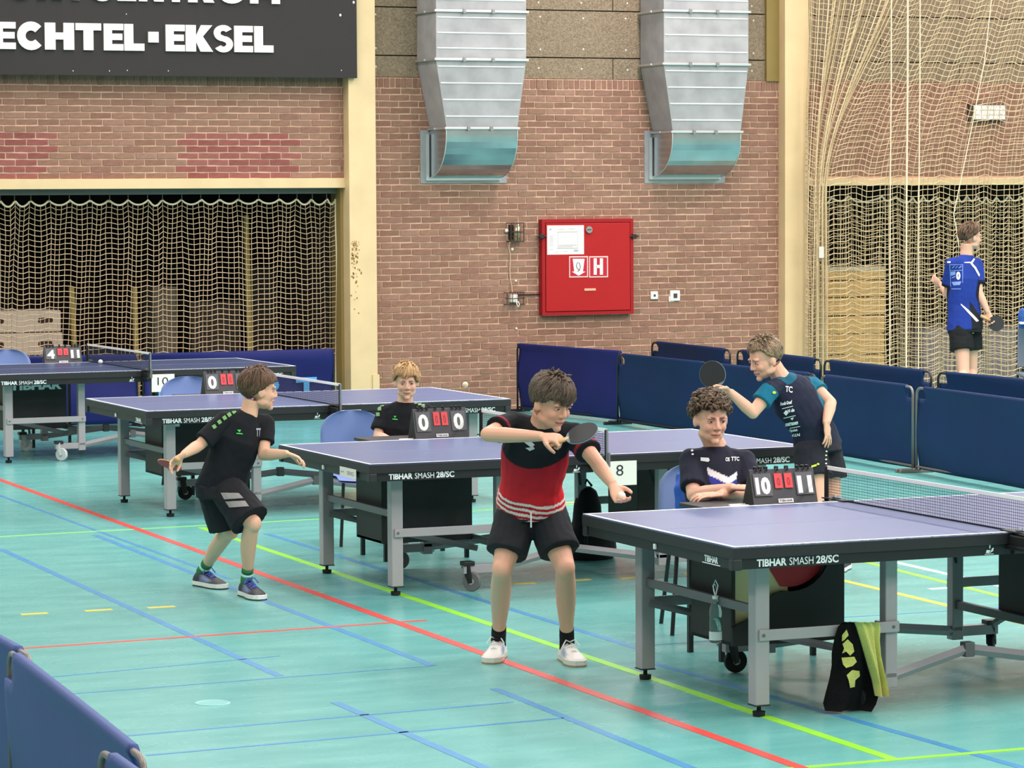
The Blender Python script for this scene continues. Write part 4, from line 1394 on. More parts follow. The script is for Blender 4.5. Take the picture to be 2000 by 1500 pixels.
def number_card(key, x0, y0, x1, y1, txt, label, tx0, ty0, tx1, ty1):
    yy = tabs[key][0][1] - TW / 2 - 0.165
    P, Q = aty(x0, y0, yy), aty(x1, y1, yy)
    root = tag(empty('number_card', ((P.x + Q.x) / 2, yy, Q.z)), label, 'card')
    off = V(root.location)
    MB().bb((P.x, yy, Q.z), (Q.x, yy + 0.003, P.z)).build('card_sheet', white_s, root, off=off)
    a, b = aty(tx0, ty1, yy - 0.001), aty(tx1, ty0, yy - 0.001)
    text_on(MB(), txt, a, V((1, 0, 0)), V((0, 0, 1)), width=b.x - a.x, height=b.z - a.z).build('number', mat('number_ink', rgb(46, 46, 52), 0.6), root, off=off)
    MB().bb((P.x - 0.006, yy - 0.004, P.z - 0.03), (P.x + 0.006, yy + 0.012, P.z + 0.05)).build('card_clip', wheel_g, root, off=off)


number_card('D', 295.5, 731, 340.5, 764, '10', 'white card reading 10 hanging at the farthest table', 307, 736, 328, 752)
number_card('C', 665, 801, 705, 838, '9', 'white card half hidden behind the blue chair of the blond boy', 684, 810, 698, 832)
number_card('B', 1189, 901, 1243, 946, '8', 'white card reading 8 beside the red shirted boy', 1203, 907, 1217, 929)

# ball on the farthest table
bp = atz(194, 709, TZ + 0.0)
MBb = mat('ball_white', rgb(250, 248, 240), 0.35)


def ball(P, label, m_=None):
    o = MB()
    o.ell(P, 0.02, nu=18, nv=12)
    ob = o.build('table_tennis_ball', m_ or MBb, None, smooth=True, off=V(P))
    ob.location = P
    tag(ob, label, 'ball')


ball(loc('D', -0.045, 0.37, TZ + 0.021), 'white ball lying on the farthest table beside its net')
ball(atd(908, 751, 20.6), 'pale ball in flight in front of the brick wall above the third table', mat('ball_cream', rgb(236, 200, 172), 0.4))

# ------------------------------------------------------------------ scorer's tables, scoreboards and chairs
desk_m = mat('desk_dark', rgb(38, 34, 38), 0.5)
sb_m = mat('scoreboard_grey', rgb(66, 64, 68), 0.55)
flip_m = mat('flip_card_grey', rgb(92, 92, 96), 0.55)
num_w = mat('digit_white', rgb(245, 242, 236), 0.55)
num_r = mat('digit_red_card', rgb(226, 70, 74), 0.55)
num_rd = mat('digit_dark_red', rgb(176, 32, 44), 0.55)
chair_b = mat('chair_shell_blue', rgb(116, 136, 190), 0.5, var=0.03)
chair_g = mat('chair_shell_greyblue', rgb(112, 130, 172), 0.5, var=0.03)


def desk(key, label, x0, x1, y0, y1):
    root = tag(empty('scorer_desk', loc(key, (x0 + x1) / 2, (y0 + y1) / 2, 0), tabs[key][1]), label, 'desk', "scorers' desks beside the tables")
    w, d = x1 - x0, y1 - y0
    MB().bb((-w / 2, -d / 2, 0.715), (w / 2, d / 2, 0.735)).build('desk_top', desk_m, root, bevel=0.004)
    MB().bb((-w / 2 + .03, -d / 2 + .03, 0.66), (w / 2 - .03, d / 2 - .03, 0.715)).build('desk_frame', blk, root)
    for sx in (-1, 1):
        for sy in (-1, 1):
            MB().bb((sx * (w / 2 - .04) - .012, sy * (d / 2 - .04) - .012, 0), (sx * (w / 2 - .04) + .012, sy * (d / 2 - .04) + .012, 0.66)).build('leg', blk, root)
    return root


def flip_board(key, label, cx, cy, left, mid, right, yaw, w=0.32, h=0.17):
    P = loc(key, cx, cy, 0.735)
    root = tag(empty('flip_scoreboard', P, yaw), label, 'scoreboard', 'flip scoreboards on the desks')
    lean = 0.055
    b = MB()
    f = [V((-w / 2, -lean, 0)), V((w / 2, -lean, 0)), V((w / 2, 0, h)), V((-w / 2, 0, h))]
    bk = [V((-w / 2, lean + .02, 0)), V((w / 2, lean + .02, 0)), V((w / 2, 0.006, h)), V((-w / 2, 0.006, h))]
    t = V((0, 0.006, 0.001))
    b.hexa([f[0], f[1], f[1] + t, f[0] + t, f[3], f[2], f[2] + t, f[3] + t])
    b.hexa([bk[0] - t, bk[1] - t, bk[1], bk[0], bk[3] - t, bk[2] - t, bk[2], bk[3]])
    body = b.build('scoreboard_body', sb_m, root)
    side = MB().add([f[0], f[3], bk[0] - t], [(0, 1, 2)]).add([f[1], bk[1] - t, f[2]], [(0, 1, 2)])
    side.build('side_gusset', blk, body)
    up = (f[3] - f[0]).normalized()
    u = V((1, 0, 0))
    nrm = u.cross(up)
    if nrm.y > 0:
        nrm = -nrm

    def plate(x0, x1, t0, t1, m_, lift):
        a, c_ = f[0] + u * (x0 + w / 2) + up * t0 + nrm * lift, f[0] + u * (x1 + w / 2) + up * t1 + nrm * lift
        q = [a, a + u * (x1 - x0), c_, c_ - u * (x1 - x0)]
        return MB().hexa([q[0], q[1], q[2], q[3]] + [p + nrm * 0.003 for p in q])

    def digits(s, x0, x1, t0, t1, m_, lift, parent, bold, name='digits'):
        o = f[0] + u * (x0 + w / 2) + up * t0 + nrm * (lift + 0.0036)
        text_on(MB(), s, o, u, up, width=x1 - x0, height=t1 - t0, bold=bold).build(name, m_, parent)
    for s, xa in ((left, -w / 2 + 0.012), (right, w / 2 - 0.107)):
        pl = plate(xa, xa + 0.095, 0.052, h - 0.012, flip_m, 0.003).build('flip_card', flip_m, root)
        if len(s) > 1:
            digits(s, xa + 0.008, xa + 0.087, 0.06, h - 0.03, num_w, 0.003, pl, 0.06)
        else:
            digits(s, xa + 0.014, xa + 0.082, 0.058, h - 0.026, num_w, 0.003, pl, 0.04)
    for s, xa in ((mid[0], -0.048), (mid[1], 0.006)):
        pl = plate(xa, xa + 0.042, 0.088, h - 0.014, num_r, 0.003).build('set_card', num_r, root)
        digits(s, xa + 0.012, xa + 0.03, 0.1, h - 0.035, num_rd, 0.003, pl, 0.03)
    pl = plate(-0.04, 0.04, 0.016, 0.036, print_w, 0.002).build('maker_plate', print_w, root)
    digits('TIBHAR', -0.036, 0.036, 0.02, 0.032, sb_m, 0.002, pl, 0.02, 'plate_print')
    for x in (-0.14, -0.115, -0.085, -0.028, 0.026, 0.085, 0.115, 0.14):
        MB().tube([(x, -0.012, h - 0.008), (x, -0.012, h + 0.012), (x, 0.012, h + 0.012), (x, 0.014, h - 0.008)], 0.0055, n=6).build('ring', blk, root)
    return root


def chair(key, label, cx, cy, yaw, shell):
    root = tag(empty('shell_chair', loc(key, cx, cy, 0), yaw), label, 'chair', 'blue shell chairs of the scorers')
    # back: rounded shell, seat: dished, steel legs
    mb = MB()
    nu, nv = 14, 22
    for s in (0, 1):
        for j in range(nv + 1):
            v = (j / nv) if j < 10 else 10 / nv + (1 - 10 / nv) * math.sin((j - 10) / (nv - 10) * math.pi / 2)
            z = 0.44 + 0.40 * v
            wd = 0.215 * (1 - 0.0 * v) * (1.0 if v < 0.55 else math.sqrt(max(0.04, 1 - ((v - 0.55) / 0.46) ** 3.2)))
            for i in range(nu + 1):
                uu = -1 + 2 * i / nu
                mb.add([V((uu * wd, 0.21 + 0.05 * v - 0.035 * uu * uu + s * 0.014, z))], [])
    W = nu + 1
    K = W * (nv + 1)
    for j in range(nv):
        for i in range(nu):
            a = j * W + i
            mb.f.append((a, a + 1, a + W + 1, a + W))
            mb.f.append((K + a + W, K + a + W + 1, K + a + 1, K + a))
    for i in range(nu):
        a = nv * W + i
        mb.f.append((a, a + 1, K + a + 1, K + a))
    for j in range(nv):
        a = j * W
        mb.f.append((a, a + W, K + a + W, K + a))
        a = j * W + nu
        mb.f.append((a + W, a, K + a, K + a + W))
    mb.build('backrest', shell, root, smooth=True)
    st = MB()
    for s in (0, 1):
        for j in range(9):
            v = j / 8
            for i in range(nu + 1):
                uu = -1 + 2 * i / nu
                st.add([V((uu * (0.2 + 0.01 * math.sin(v * 3)), 0.22 - 0.43 * v, 0.445 + 0.012 * uu * uu - 0.012 * math.sin(v * 3.1) - (0.03 * max(0, v - 0.85) / 0.15) - s * 0.014))], [])
    K = W * 9
    for j in range(8):
        for i in range(nu):
            a = j * W + i
            st.f.append((a, a + W, a + W + 1, a + 1))
            st.f.append((K + a + 1, K + a + W + 1, K + a + W, K + a))
    st.build('seat', shell, root, smooth=True)
    for sx in (-1, 1):
        MB().tube([(sx * 0.19, -0.2, 0), (sx * 0.16, -0.16, 0.42)], 0.011, n=8).build('leg', blk, root)
        MB().tube([(sx * 0.2, 0.25, 0), (sx * 0.16, 0.17, 0.42)], 0.011, n=8).build('leg', blk, root)
        MB().tube([(sx * 0.16, 0.17, 0.42), (sx * 0.15, 0.255, 0.62)], 0.01, n=8).build('back_support', blk, root)
    MB().tube([(-0.16, -0.16, 0.42), (0.16, -0.16, 0.42), (0.16, 0.17, 0.42), (-0.16, 0.17, 0.42), (-0.16, -0.16, 0.42)], 0.01, n=8).build('seat_frame', blk, root)
    return root


desk('A', 'dark desk beside the front table under the 10 to 11 scoreboard', -0.62, -0.045, 0.86, 1.28)
desk('B', 'dark desk in front of the blond boy beside the number 8 table', -0.66, -0.045, 0.92, 1.4)
desk('C', 'dark desk hidden behind the third table', -0.56, -0.045, 0.84, 1.26)
desk('D', 'dark desk beside the farthest table', -0.56, -0.045, 0.84, 1.26)
flip_board('A', 'scoreboard showing 10 and 11 in front of the curly haired boy', -0.235, 0.945, '10', '00', '11', -0.02, 0.345, 0.175)
flip_board('B', 'scoreboard showing 0 and 0 in front of the blond boy', -0.235, 1.03, '0', '00', '0', 0.02, 0.355, 0.188)
flip_board('C', 'scoreboard partly hidden by the head of the dark haired boy', -0.235, 0.93, '0', '00', '0', 0.02, 0.355, 0.185)
flip_board('D', 'scoreboard showing 4 and 11 beside the farthest table', -0.225, 0.94, '4', '22', '11', -0.05, 0.34, 0.165)
chair('A', 'blue chair of the curly haired boy', -0.16, 1.92, -0.35, chair_g)
chair('B', 'blue chair of the blond boy', -0.38, 2.02, -0.1, chair_b)
chair('C', 'empty blue chair left of the scoreboard behind the third table', -0.32, 1.5, -0.15, chair_b)
chair('D', 'empty blue chair in front of the vaulting box', -0.54, 1.56, -0.15, chair_b)


def pen(P, ang, L, label, m_, flat=True):
    d = V((math.cos(ang), math.sin(ang), 0))
    root = tag(empty('pen' if flat else 'paper_strip', P), label, 'pen' if flat else 'paper')
    MB().tube([-d * L / 2 + V((0, 0, 0.006)), d * L * 0.4 + V((0, 0, 0.006))], 0.0055, n=8).build('barrel', m_, root)
    MB().loft([d * L * 0.4 + V((0, 0, 0.006)), d * L / 2 + V((0, 0, 0.006))], [0.005, 0.001], n=8).build('tip', m_, root)


pen(loc('A', -0.42, 0.99, 0.735), 0.1, 0.16, 'white pen lying left of the 10 to 11 scoreboard', num_w)
pen(loc('A', -0.46, 0.94, 0.735), -0.2, 0.1, 'short white pencil lying near the front edge of the front desk', num_w)
pen(loc('B', -0.42, 1.02, 0.735), 0.03, 0.17, 'white pen lying in front of the blond boy', num_w)
# ================================================================== people
CR = V((math.cos(YAW), -math.sin(YAW), 0))          # picture right, along the floor
CT = V((-math.sin(YAW), -math.cos(YAW), 0))         # towards the viewer
UP = V((0, 0, 1))


def remeshed(mb, voxel, smooth=3, name='shape', factor=0.5):
    """one continuous skin over the overlapping volumes"""
    me = mb.mesh(name)
    ob = bpy.data.objects.new(name, me)
    C.objects.link(ob)
    rm = ob.modifiers.new('remesh', 'REMESH')
    rm.mode = 'VOXEL'
    rm.voxel_size = voxel
    rm.use_smooth_shade = True
    if smooth:
        sm = ob.modifiers.new('smooth', 'SMOOTH')
        sm.factor = factor
        sm.iterations = smooth
    bpy.context.view_layer.update()
    dg = bpy.context.evaluated_depsgraph_get()
    out = bpy.data.meshes.new_from_object(ob.evaluated_get(dg))
    bpy.data.objects.remove(ob)
    bpy.data.meshes.remove(me)
    out.name = name
    return out


def ruffle(me, fn):
    co = [p.co.copy() for p in me.vertices]
    nr = [n_.vector.copy() for n_ in me.vertex_normals]
    me.vertices.foreach_set('co', [k for c, n_ in zip(co, nr) for k in (c + n_ * fn(c))])
    me.update()


def paint_mesh(me, fn, off):
    at = me.color_attributes.new('Col', 'FLOAT_COLOR', 'POINT')
    buf = []
    for p in me.vertices:
        c = fn(p.co)
        buf += [c[0], c[1], c[2], 1.0]
    at.data.foreach_set('color', buf)
    me.vertices.foreach_set('co', [k for p in me.vertices for k in (p.co - off)])
    me.polygons.foreach_set('use_smooth', [True] * len(me.polygons))
    me.update()


skin_m = mat('skin', attr=True, rough=0.5, spec=0.4)
MATS['skin'].node_tree.nodes['Principled BSDF'].inputs['Subsurface Weight'].default_value = 0.12
MATS['skin'].node_tree.nodes['Principled BSDF'].inputs['Subsurface Radius'].default_value = (0.012, 0.005, 0.003)
cloth_m = mat('cloth', attr=True, rough=0.85, spec=0.25, bump=0.35, bscale=16)
hair_m = mat('hair', attr=True, rough=0.55, spec=0.4)
shoe_m = mat('shoe_upper', attr=True, rough=0.6)
decal_w = mat('shirt_print_white', rgb(238, 238, 236), 0.7)
decal_g = mat('shirt_print_green', rgb(116, 170, 96), 0.7)
decal_l = mat('shirt_print_lime', rgb(70, 214, 90), 0.7)
decal_y = mat('shirt_print_yellow', rgb(206, 226, 60), 0.7)
eye_m = mat('eye', attr=True, rough=0.2)


class Frame:
    def __init__(self, c, fwd, up=UP, s=1.0):
        self.c = V(c)
        self.f = V(fwd).normalized()
        self.r = self.f.cross(V(up)).normalized()       # the person's right
        self.u = self.r.cross(self.f).normalized()
        self.s = s

    def __call__(self, x, y, z):
        return self.c + (self.r * x + self.f * y + self.u * z) * self.s

    def inv(self, p):
        d = (p - self.c) / self.s
        return d.dot(self.r), d.dot(self.f), d.dot(self.u)

    @property
    def ax(self):
        return (self.r, self.f, self.u)


def add_head(mb, F):
    s = F.s

    def e(c, r):
        mb.ell(F(*c), tuple(k * s for k in r), F.ax, nu=18, nv=12)
    e((0, -.010, .034), (.073, .092, .080))
    e((0, .026, -.022), (.063, .057, .074))
    e((0, .030, -.066), (.051, .047, .038))
    e((0, .066, -.094), (.019, .018, .017))
    for x in (-1, 1):
        e((x * .034, .056, -.028), (.022, .024, .024))
        e((x * .047, .012, -.062), (.014, .034, .022))
        e((x * .077, -.008, -.008), (.008, .019, .031))
        e((x * .0705, .004, -.012), (.010, .012, .020))
        e((x * .0105, .086, -.032), (.0085, .011, .0075))
        e((x * .030, .074, .021), (.024, .013, .0085))
    mb.loft([F(0, .078, .018), F(0, .088, -.006), F(0, .097, -.025)], [.0085 * s, .0095 * s, .0105 * s], n=10)
    e((0, .096, -.027), (.0115, .0105, .0095))
    e((0, .0795, -.055), (.022, .010, .0048))
    e((0, .078, -.0655), (.018, .010, .0055))


def add_hand(mb, wrist, d, palm_n, s=1.0, curl=0.5, thumb=1, spread=0.25):
    """palm and five fingers; d points along the hand, palm_n out of the palm, thumb = side of the thumb (+1 / -1 along d x palm_n)"""
    d = V(d).normalized()
    n = V(palm_n)
    n = (n - d * n.dot(d)).normalized()
    sd = d.cross(n) * thumb                               # towards the thumb
    w = V(wrist)
    mb.loft([w - d * .015 * s, w + d * .02 * s, w + d * .055 * s, w + d * .085 * s], [(.024 * s, .017 * s), (.030 * s, .016 * s), (.039 * s, .0155 * s), (.038 * s, .012 * s)], side=sd, n=12)
    for k, (off, ln) in enumerate(((.029, .068), (.0105, .076), (-.0095, .071), (-.0285, .056))):
        base = w + d * .078 * s + sd * off * s
        dirv = (d + sd * spread * off / .03).normalized()
        p = [base]
        a = 0.0
        for seg in (0.42, 0.32, 0.26):
            a += curl * (0.55 if seg == 0.42 else 0.9)
            p.append(p[-1] + (dirv * math.cos(a) + n * math.sin(a)) * (ln * seg * s * 1.08))
        r = (.0092 if k < 3 else .0082) * s
        mb.loft(p, [r, r * .97, r * .9, r * .78], n=8)
        mb.ell(p[-1], r * .8, nu=8, nv=6)
    b = w + d * .022 * s + sd * .024 * s
    p1 = b + (sd * .75 + d * .55 + n * .25).normalized() * .034 * s
    p2 = p1 + (sd * .25 + d * .85 + n * (.2 + curl * .5)).normalized() * .03 * s
    p3 = p2 + (d * .9 - sd * .1 + n * (.2 + curl * .6)).normalized() * .024 * s
    mb.loft([b, p1, p2, p3], [.014 * s, .0125 * s, .0105 * s, .009 * s], n=8)
    mb.ell(p3, .009 * s, nu=8, nv=6)


def seg_t(p, a, b):
    ab = b - a
    t = (p - a).dot(ab) / ab.length_squared
    q = a + ab * max(0, min(1, t))
    return t, (p - q).length


def hair(root, off, F, style, base, tip, seed, ):
    rn = random.Random(seed)
    s = F.s
    mb = MB()
    mb.col = base

    def surf(th, ph, k=1.0):
        """point on the scalp: th around (0 = front), ph from the crown"""
        x = math.sin(ph) * math.sin(th) * .079 * k
        y = -.014 + math.sin(ph) * math.cos(th) * .097 * k
        z = .040 + math.cos(ph) * .083 * k
        return V((x, y, z))

    def line(th):
        a = abs((th + math.pi) % (2 * math.pi) - math.pi)        # 0 front .. pi back
        if style['fringe'] > 0:
            front = style['fringe']
        else:
            front = 0.95
        front *= 1 + .07 * math.sin(th * 5 + seed) + .05 * math.sin(th * 11 + seed)
        if a < 0.75:
            return front
        if a < 1.35:
            t = (a - 0.75) / 0.6
            return front * (1 - t) + style['side'] * t
        t = min(1, (a - 1.35) / 0.9)
        return style['side'] * (1 - t) + style['back'] * t
    # scalp cap
    nu, nv = 40, 12
    idx = []
    for j in range(nv + 1):
        row = []
        for i in range(nu):
            th = 2 * math.pi * i / nu
            ph = line(th) * j / nv
            k = 1.0 + style.get('vol', .06) * (0.35 + 0.65 * math.cos(min(1.5, ph))) + (0.012 * noise.noise(V((math.sin(th) * 3, math.cos(th) * 3, j * .7 + seed)))) - (0.05 if j == nv else 0)
            row.append(len(mb.v))
            t = rn.uniform(0, .55)
            mb.col = tuple(b_ + (t_ - b_) * t for b_, t_ in zip(base, tip))
            P = surf(th, ph, k)
            mb.add([F(*P)], [])
        idx.append(row)
    for j in range(nv):
        for i in range(nu):
            mb.f.append((idx[j][i], idx[j + 1][i], idx[j + 1][(i + 1) % nu], idx[j][(i + 1) % nu]))
    # locks
    curl = style.get('curl', 0)
    for k in range(style['n']):
        th = rn.uniform(-math.pi, math.pi)
        lim = line(th)
        ph = lim * math.sqrt(rn.uniform(0.0, 1.0)) * 0.93
        t = rn.random() ** 1.4
        mb.col = tuple(b_ + (t_ - b_) * t for b_, t_ in zip(base, tip))
        if curl:
            c = surf(th, ph, 1.07 + rn.uniform(0, .10) * (1.2 - ph / 2.4))
            R_ = rn.uniform(.010, .017)
            ax1 = V((rn.gauss(0, 1), rn.gauss(0, 1), rn.gauss(0, 1))).normalized()
            ax2 = ax1.orthogonal().normalized()
            nrm = (c - V((0, -.014, .04))).normalized()
            pts = [F(*(c + (ax1 * math.cos(a) + ax2 * math.sin(a)) * R_ + nrm * (.006 * i / 7))) for i, a in enumerate([j * .8 for j in range(8)])]
            mb.loft(pts, [.005 * s, .0062 * s, .0065 * s, .0065 * s, .0065 * s, .006 * s, .005 * s, .002 * s], n=5)
        else:
            flow = style.get('flow', 0.0)
            L = style['len'] * rn.uniform(.7, 1.2)
            pts = []
            a, p_ = th, ph
            k0 = 1.0 + style.get('vol', .06) * .9
            for i in range(5):
                q = surf(a, p_, k0 + style.get('lift', .03) * math.sin(i / 4 * math.pi) + rn.uniform(-.008, .012))
                pts.append(F(*q))
                p_ += L / .09 / 4 * (1.0 if style.get('down', 1) else .6)
                a += flow * rn.uniform(.05, .16)
                if p_ > lim + style.get('over', .10):
                    p_ = lim + style.get('over', .10)
            w = style.get('w', .010) * s
            if (pts[-1] - pts[0]).length > .004:
                mb.loft(pts, [(w * .6, w * .4), (w, w * .5), (w, w * .5), (w * .75, w * .4), (w * .15, w * .1)], n=5)
    for k in range(style.get('spikes', 0)):
        th, ph = rn.uniform(-math.pi, math.pi), rn.uniform(0, .8)
        t = rn.random()
        mb.col = tuple(b_ + (t_ - b_) * t for b_, t_ in zip(base, tip))
        c = surf(th, ph, 1.05)
        dv = (c - V((0, -.03, .0))).normalized() + V((rn.gauss(0, .35), rn.gauss(0.15, .35), rn.gauss(0, .2)))
        dv.normalize()
        L = rn.uniform(.016, .034)
        mb.loft([F(*c), F(*(c + dv * L * .6)), F(*(c + dv * L + V((0, .006, -.004))))], [.008 * s, .006 * s, .0015 * s], n=5)
    mb.build('hair', hair_m, root, smooth=True, colors=True, off=off)


def shoe(root, off, heel, toe, s, cols, parent_sock=None):
    """trainer standing on the floor; heel and toe are floor points"""
    heel, toe = V((heel[0], heel[1], 0)), V((toe[0], toe[1], 0))
    d = (toe - heel).normalized()
    L = (toe - heel).length
    sd = d.cross(UP)
    upper, sole, outs, lace, accent = cols
    prof = [(0.0, .026, .055), (.08, .033, .075), (.25, .034, .085), (.42, .036, .075), (.6, .042, .058), (.78, .044, .045), (.92, .036, .034), (1.0, .016, .022)]
    out = [(0.0, .020), (.06, .033), (.25, .036), (.42, .036), (.6, .045), (.78, .047), (.92, .038), (1.0, .018)]
    mb = MB()
    k = s / 1.0
    up_m = MB()
    n = 10
    rows = []
    for t, w, h in prof:
        P = heel + d * (L * (0.02 + .96 * t))
        row = []
        for i in range(n + 1):
            a = math.pi * i / n
            row.append(P + sd * (w * k * math.cos(a)) + UP * (.022 * k + (h * k - .022 * k) * (math.sin(a) ** .7 if math.sin(a) > 0 else 0)))
        rows.append(row)
    for i, r in enumerate(rows):
        for q, p in enumerate(r):
            up_m.col = accent if (accent and 2 < i < 5 and q in (1, 2, n - 2, n - 1)) else upper
            up_m.add([p], [])
    W = n + 1
    for i in range(len(rows) - 1):
        for j in range(n):
            a = i * W + j
            up_m.f.append((a, a + 1, a + W + 1, a + W))
    up_m.f.append(tuple(range(n, -1, -1)))
    up_m.f.append(tuple((len(rows) - 1) * W + j for j in range(n + 1)))
    sh = up_m.build('shoe', shoe_m, root, smooth=True, colors=True, off=off)
    so_ = MB()
    outl = [(heel + d * (L * t), w * k) for t, w in out]
    ring = [P + sd * w for P, w in outl] + [P - sd * w for P, w in reversed(outl)]
    m_ = len(ring)
    for z, c_ in ((0.0, outs), (.007 * k, outs), (.0071 * k, sole), (.027 * k, sole)):
        so_.col = c_
        so_.add([p + UP * z for p in ring], [])
    for q in range(3):
        for i in range(m_):
            j = (i + 1) % m_
            so_.f.append((q * m_ + i, q * m_ + j, (q + 1) * m_ + j, (q + 1) * m_ + i))
    so_.f.append(tuple(range(m_ - 1, -1, -1)))
    so_.f.append(tuple(3 * m_ + i for i in range(m_)))
    so_.build('sole', shoe_m, sh, colors=True, off=off)
    lc = MB()
    lc.col = lace
    for i in range(5):
        t = .40 + .07 * i
        P = heel + d * (L * t)
        h = .082 * k - (t - .38) * .11 * k + .004
        lc.tube([P + sd * .022 * k + UP * (h - .012), P + UP * (h + .001) + d * .012 * (1 if i % 2 else -1), P - sd * .022 * k + UP * (h - .012)], .0035 * k, n=5)
    P = heel + d * (L * .4)
    for sg in (-1, 1):
        lc.tube([P + UP * .088 * k, P + sd * sg * .02 * k + UP * .098 * k + d * .01, P + sd * sg * .038 * k + UP * .072 * k + d * .02], .0032 * k, n=5)
    lc.build('laces', shoe_m, sh, colors=True, off=off)
    return sh


def person(sp):
    J = sp['J']
    s = sp.get('s', 1.0)
    fl = [J['anL'], J['anR']]
    base = V(((fl[0].x + fl[1].x) / 2, (fl[0].y + fl[1].y) / 2, 0))
    root = tag(empty('person', base), sp['label'], 'person')
    off = V(root.location)
    H = Frame(J['head'], sp['look'], sp.get('head_up', UP), sp.get('hs', 1.0))
    side = (J['shR'] - J['shL']).normalized()               # picture left to right
    body = MB()
    add_head(body, H)
    nk = H(0, -.04, -.055)
    body.loft([J['neck'], J['neck'].lerp(nk, .5), nk], [.06 * s, .054 * s, .056 * s], n=12)
    spine = [J['pelvis'], J['waist'], J['chest'], J['chest'].lerp(J['neck'], .6), J['neck']]
    body.loft([J['pelvis'] + (J['pelvis'] - J['waist']) * .5] + spine, [(.11 * s, .09 * s), (.145 * s, .105 * s), (.122 * s, .088 * s), (.14 * s, .098 * s), (.13 * s, .08 * s), (.06 * s, .055 * s)], side=side, n=16)
    for q in 'LR':
        sh_, el_, wr_, hip, kn, an = (J[k + q] for k in ('sh', 'el', 'wr', 'hip', 'kn', 'an'))
        body.ell(sh_, .052 * s)
        body.loft([J['neck'].lerp(J['chest'], .25), sh_], [.05 * s, .048 * s], n=10)
        body.loft([sh_, sh_.lerp(el_, .45), el_], [.047 * s, .043 * s, .036 * s], n=12)
        body.ell(el_, .0365 * s)
        body.loft([el_, el_.lerp(wr_, .3), el_.lerp(wr_, .7), wr_], [.036 * s, .0385 * s, .031 * s, .024 * s], n=12)
        h = sp['hand' + q]
        add_hand(body, wr_, h['d'], h['n'], s * sp.get('hand_s', .95), h.get('curl', .45), h.get('thumb', 1), h.get('spread', .25))
        body.ell(hip, .085 * s)
        body.loft([hip, hip.lerp(kn, .5), kn], [.082 * s, .068 * s, .05 * s], n=14)
        kf = sp.get('kneef', V((0, 0, 0)))
        body.ell(kn + kf * .01, (.05 * s, .05 * s, .056 * s))
        calf = -kf * .012 * s
        body.loft([kn, kn.lerp(an, .25) + calf, kn.lerp(an, .45) + calf, kn.lerp(an, .75), an], [.047 * s, .052 * s, .049 * s, .036 * s, .031 * s], n=14)
        t_ = J['toe' + q]
        dd = V((t_.x - an.x, t_.y - an.y, 0)).normalized()
        body.loft([an, an + dd * .03 - UP * .03, an + dd * .09 - UP * .05], [.032 * s, .03 * s, .02 * s], n=10)
    me = remeshed(body, sp.get('voxel', .0052), 3, 'body', .4)
    sk, lipc, brow = sp['skin'], sp.get('lip', rgb(196, 112, 104)), sp['brow']
    cheek = tuple(a * .82 + b * .18 for a, b in zip(sk, rgb(232, 120, 104)))

    def skin_col(p):
        x, y, z = H.inv(p)
        if abs(x) < .1 and -.14 < z < .13 and -.12 < y < .14:
            zz_ = z + 6 * x * x
            if y > .06 and abs(zz_ + .0590) < .0098 - abs(x) * .22 and abs(x) < .024:
                return rgb(140, 70, 66) if abs(zz_ + .0596) < .0024 else tuple(a * .38 + b * .62 for a, b in zip(lipc, sk))
            if y > .08 and z < -.033 and z > -.041 and .004 < abs(x) < .016:
                return tuple(c * .45 for c in sk)
            if y > .02:
                w = math.exp(-((abs(x) - .04) ** 2 / .0003 + (z + .026) ** 2 / .0005)) + .6 * math.exp(-(x * x / .0002 + (z + .028) ** 2 / .0002))
                return tuple(a + (b - a) * min(1, w) for a, b in zip(sk, cheek))
        return sk
    paint_mesh(me, skin_col, off)
    bo = link('body', me, skin_m, root)
    # eyes
    for x in (-1, 1):
        eb = MB()
        c = H(x * .0305, .0715, .002)
        eb.ell(c, (.0128 * H.s, .0112 * H.s, .0068 * H.s), H.ax, nu=20, nv=14)
        g = sp.get('gaze', H.f)
        for i, p in enumerate(eb.v):
            a = (p - c).normalized().dot(V(g).normalized())
            eb.c[i] = rgb(22, 17, 16) if a > .93 else (sp.get('iris', rgb(70, 50, 38)) if a > .80 else rgb(206, 196, 190))
        eb.build('eye', eye_m, bo, smooth=True, colors=True, off=off)
        ld = MB()
        ld.col = tuple(k * .75 for k in sk)
        arc_ = [H(x * .0305 + (.0150 * math.cos(a)), .0715 + .0100 * abs(math.sin(a)), .002 + .0078 * math.sin(a)) for a in [math.radians(k) for k in range(0, 181, 20)]]
        ld.loft(arc_, [.001 * H.s] + [.0028 * H.s] * 8 + [.001 * H.s], n=5)
        ld.build('eyelid', skin_m, bo, smooth=True, colors=True, off=off)
        bw = MB()
        bw.col = tuple(a * .75 + b * .25 for a, b in zip(brow, sk))
        bw.loft([H(x * q, .0865 - (q - .012) ** 2 * 9, .0195 + .0035 * math.sin((q - .01) / .042 * 2.4)) for q in (.012, .022, .032, .042, .051)], [(.0035 * H.s, .003 * H.s), (.0045 * H.s, .0035 * H.s), (.0045 * H.s, .0035 * H.s), (.0036 * H.s, .003 * H.s), (.001 * H.s, .001 * H.s)], side=H.u, n=6)
        bw.build('eyebrow', hair_m, bo, smooth=True, colors=True, off=off)
    hair(root, off, H, sp['hair'], sp['hair_base'], sp['hair_tip'], sp['seed'])
    # shirt
    shirt = MB()
    sm_ = sp.get('shirt', {})
    g = sm_.get('loose', .022) * s
    hem = J['pelvis'].lerp(J['waist'], sm_.get('hem', .0))
    hem = hem if sm_.get('hem', 0) >= 0 else J['pelvis'] + (J['pelvis'] - J['waist']).normalized() * (-sm_['hem'])
    pts = [hem, J['waist'], J['chest'], J['chest'].lerp(J['neck'], .6), J['neck'].lerp(nk, .12)]
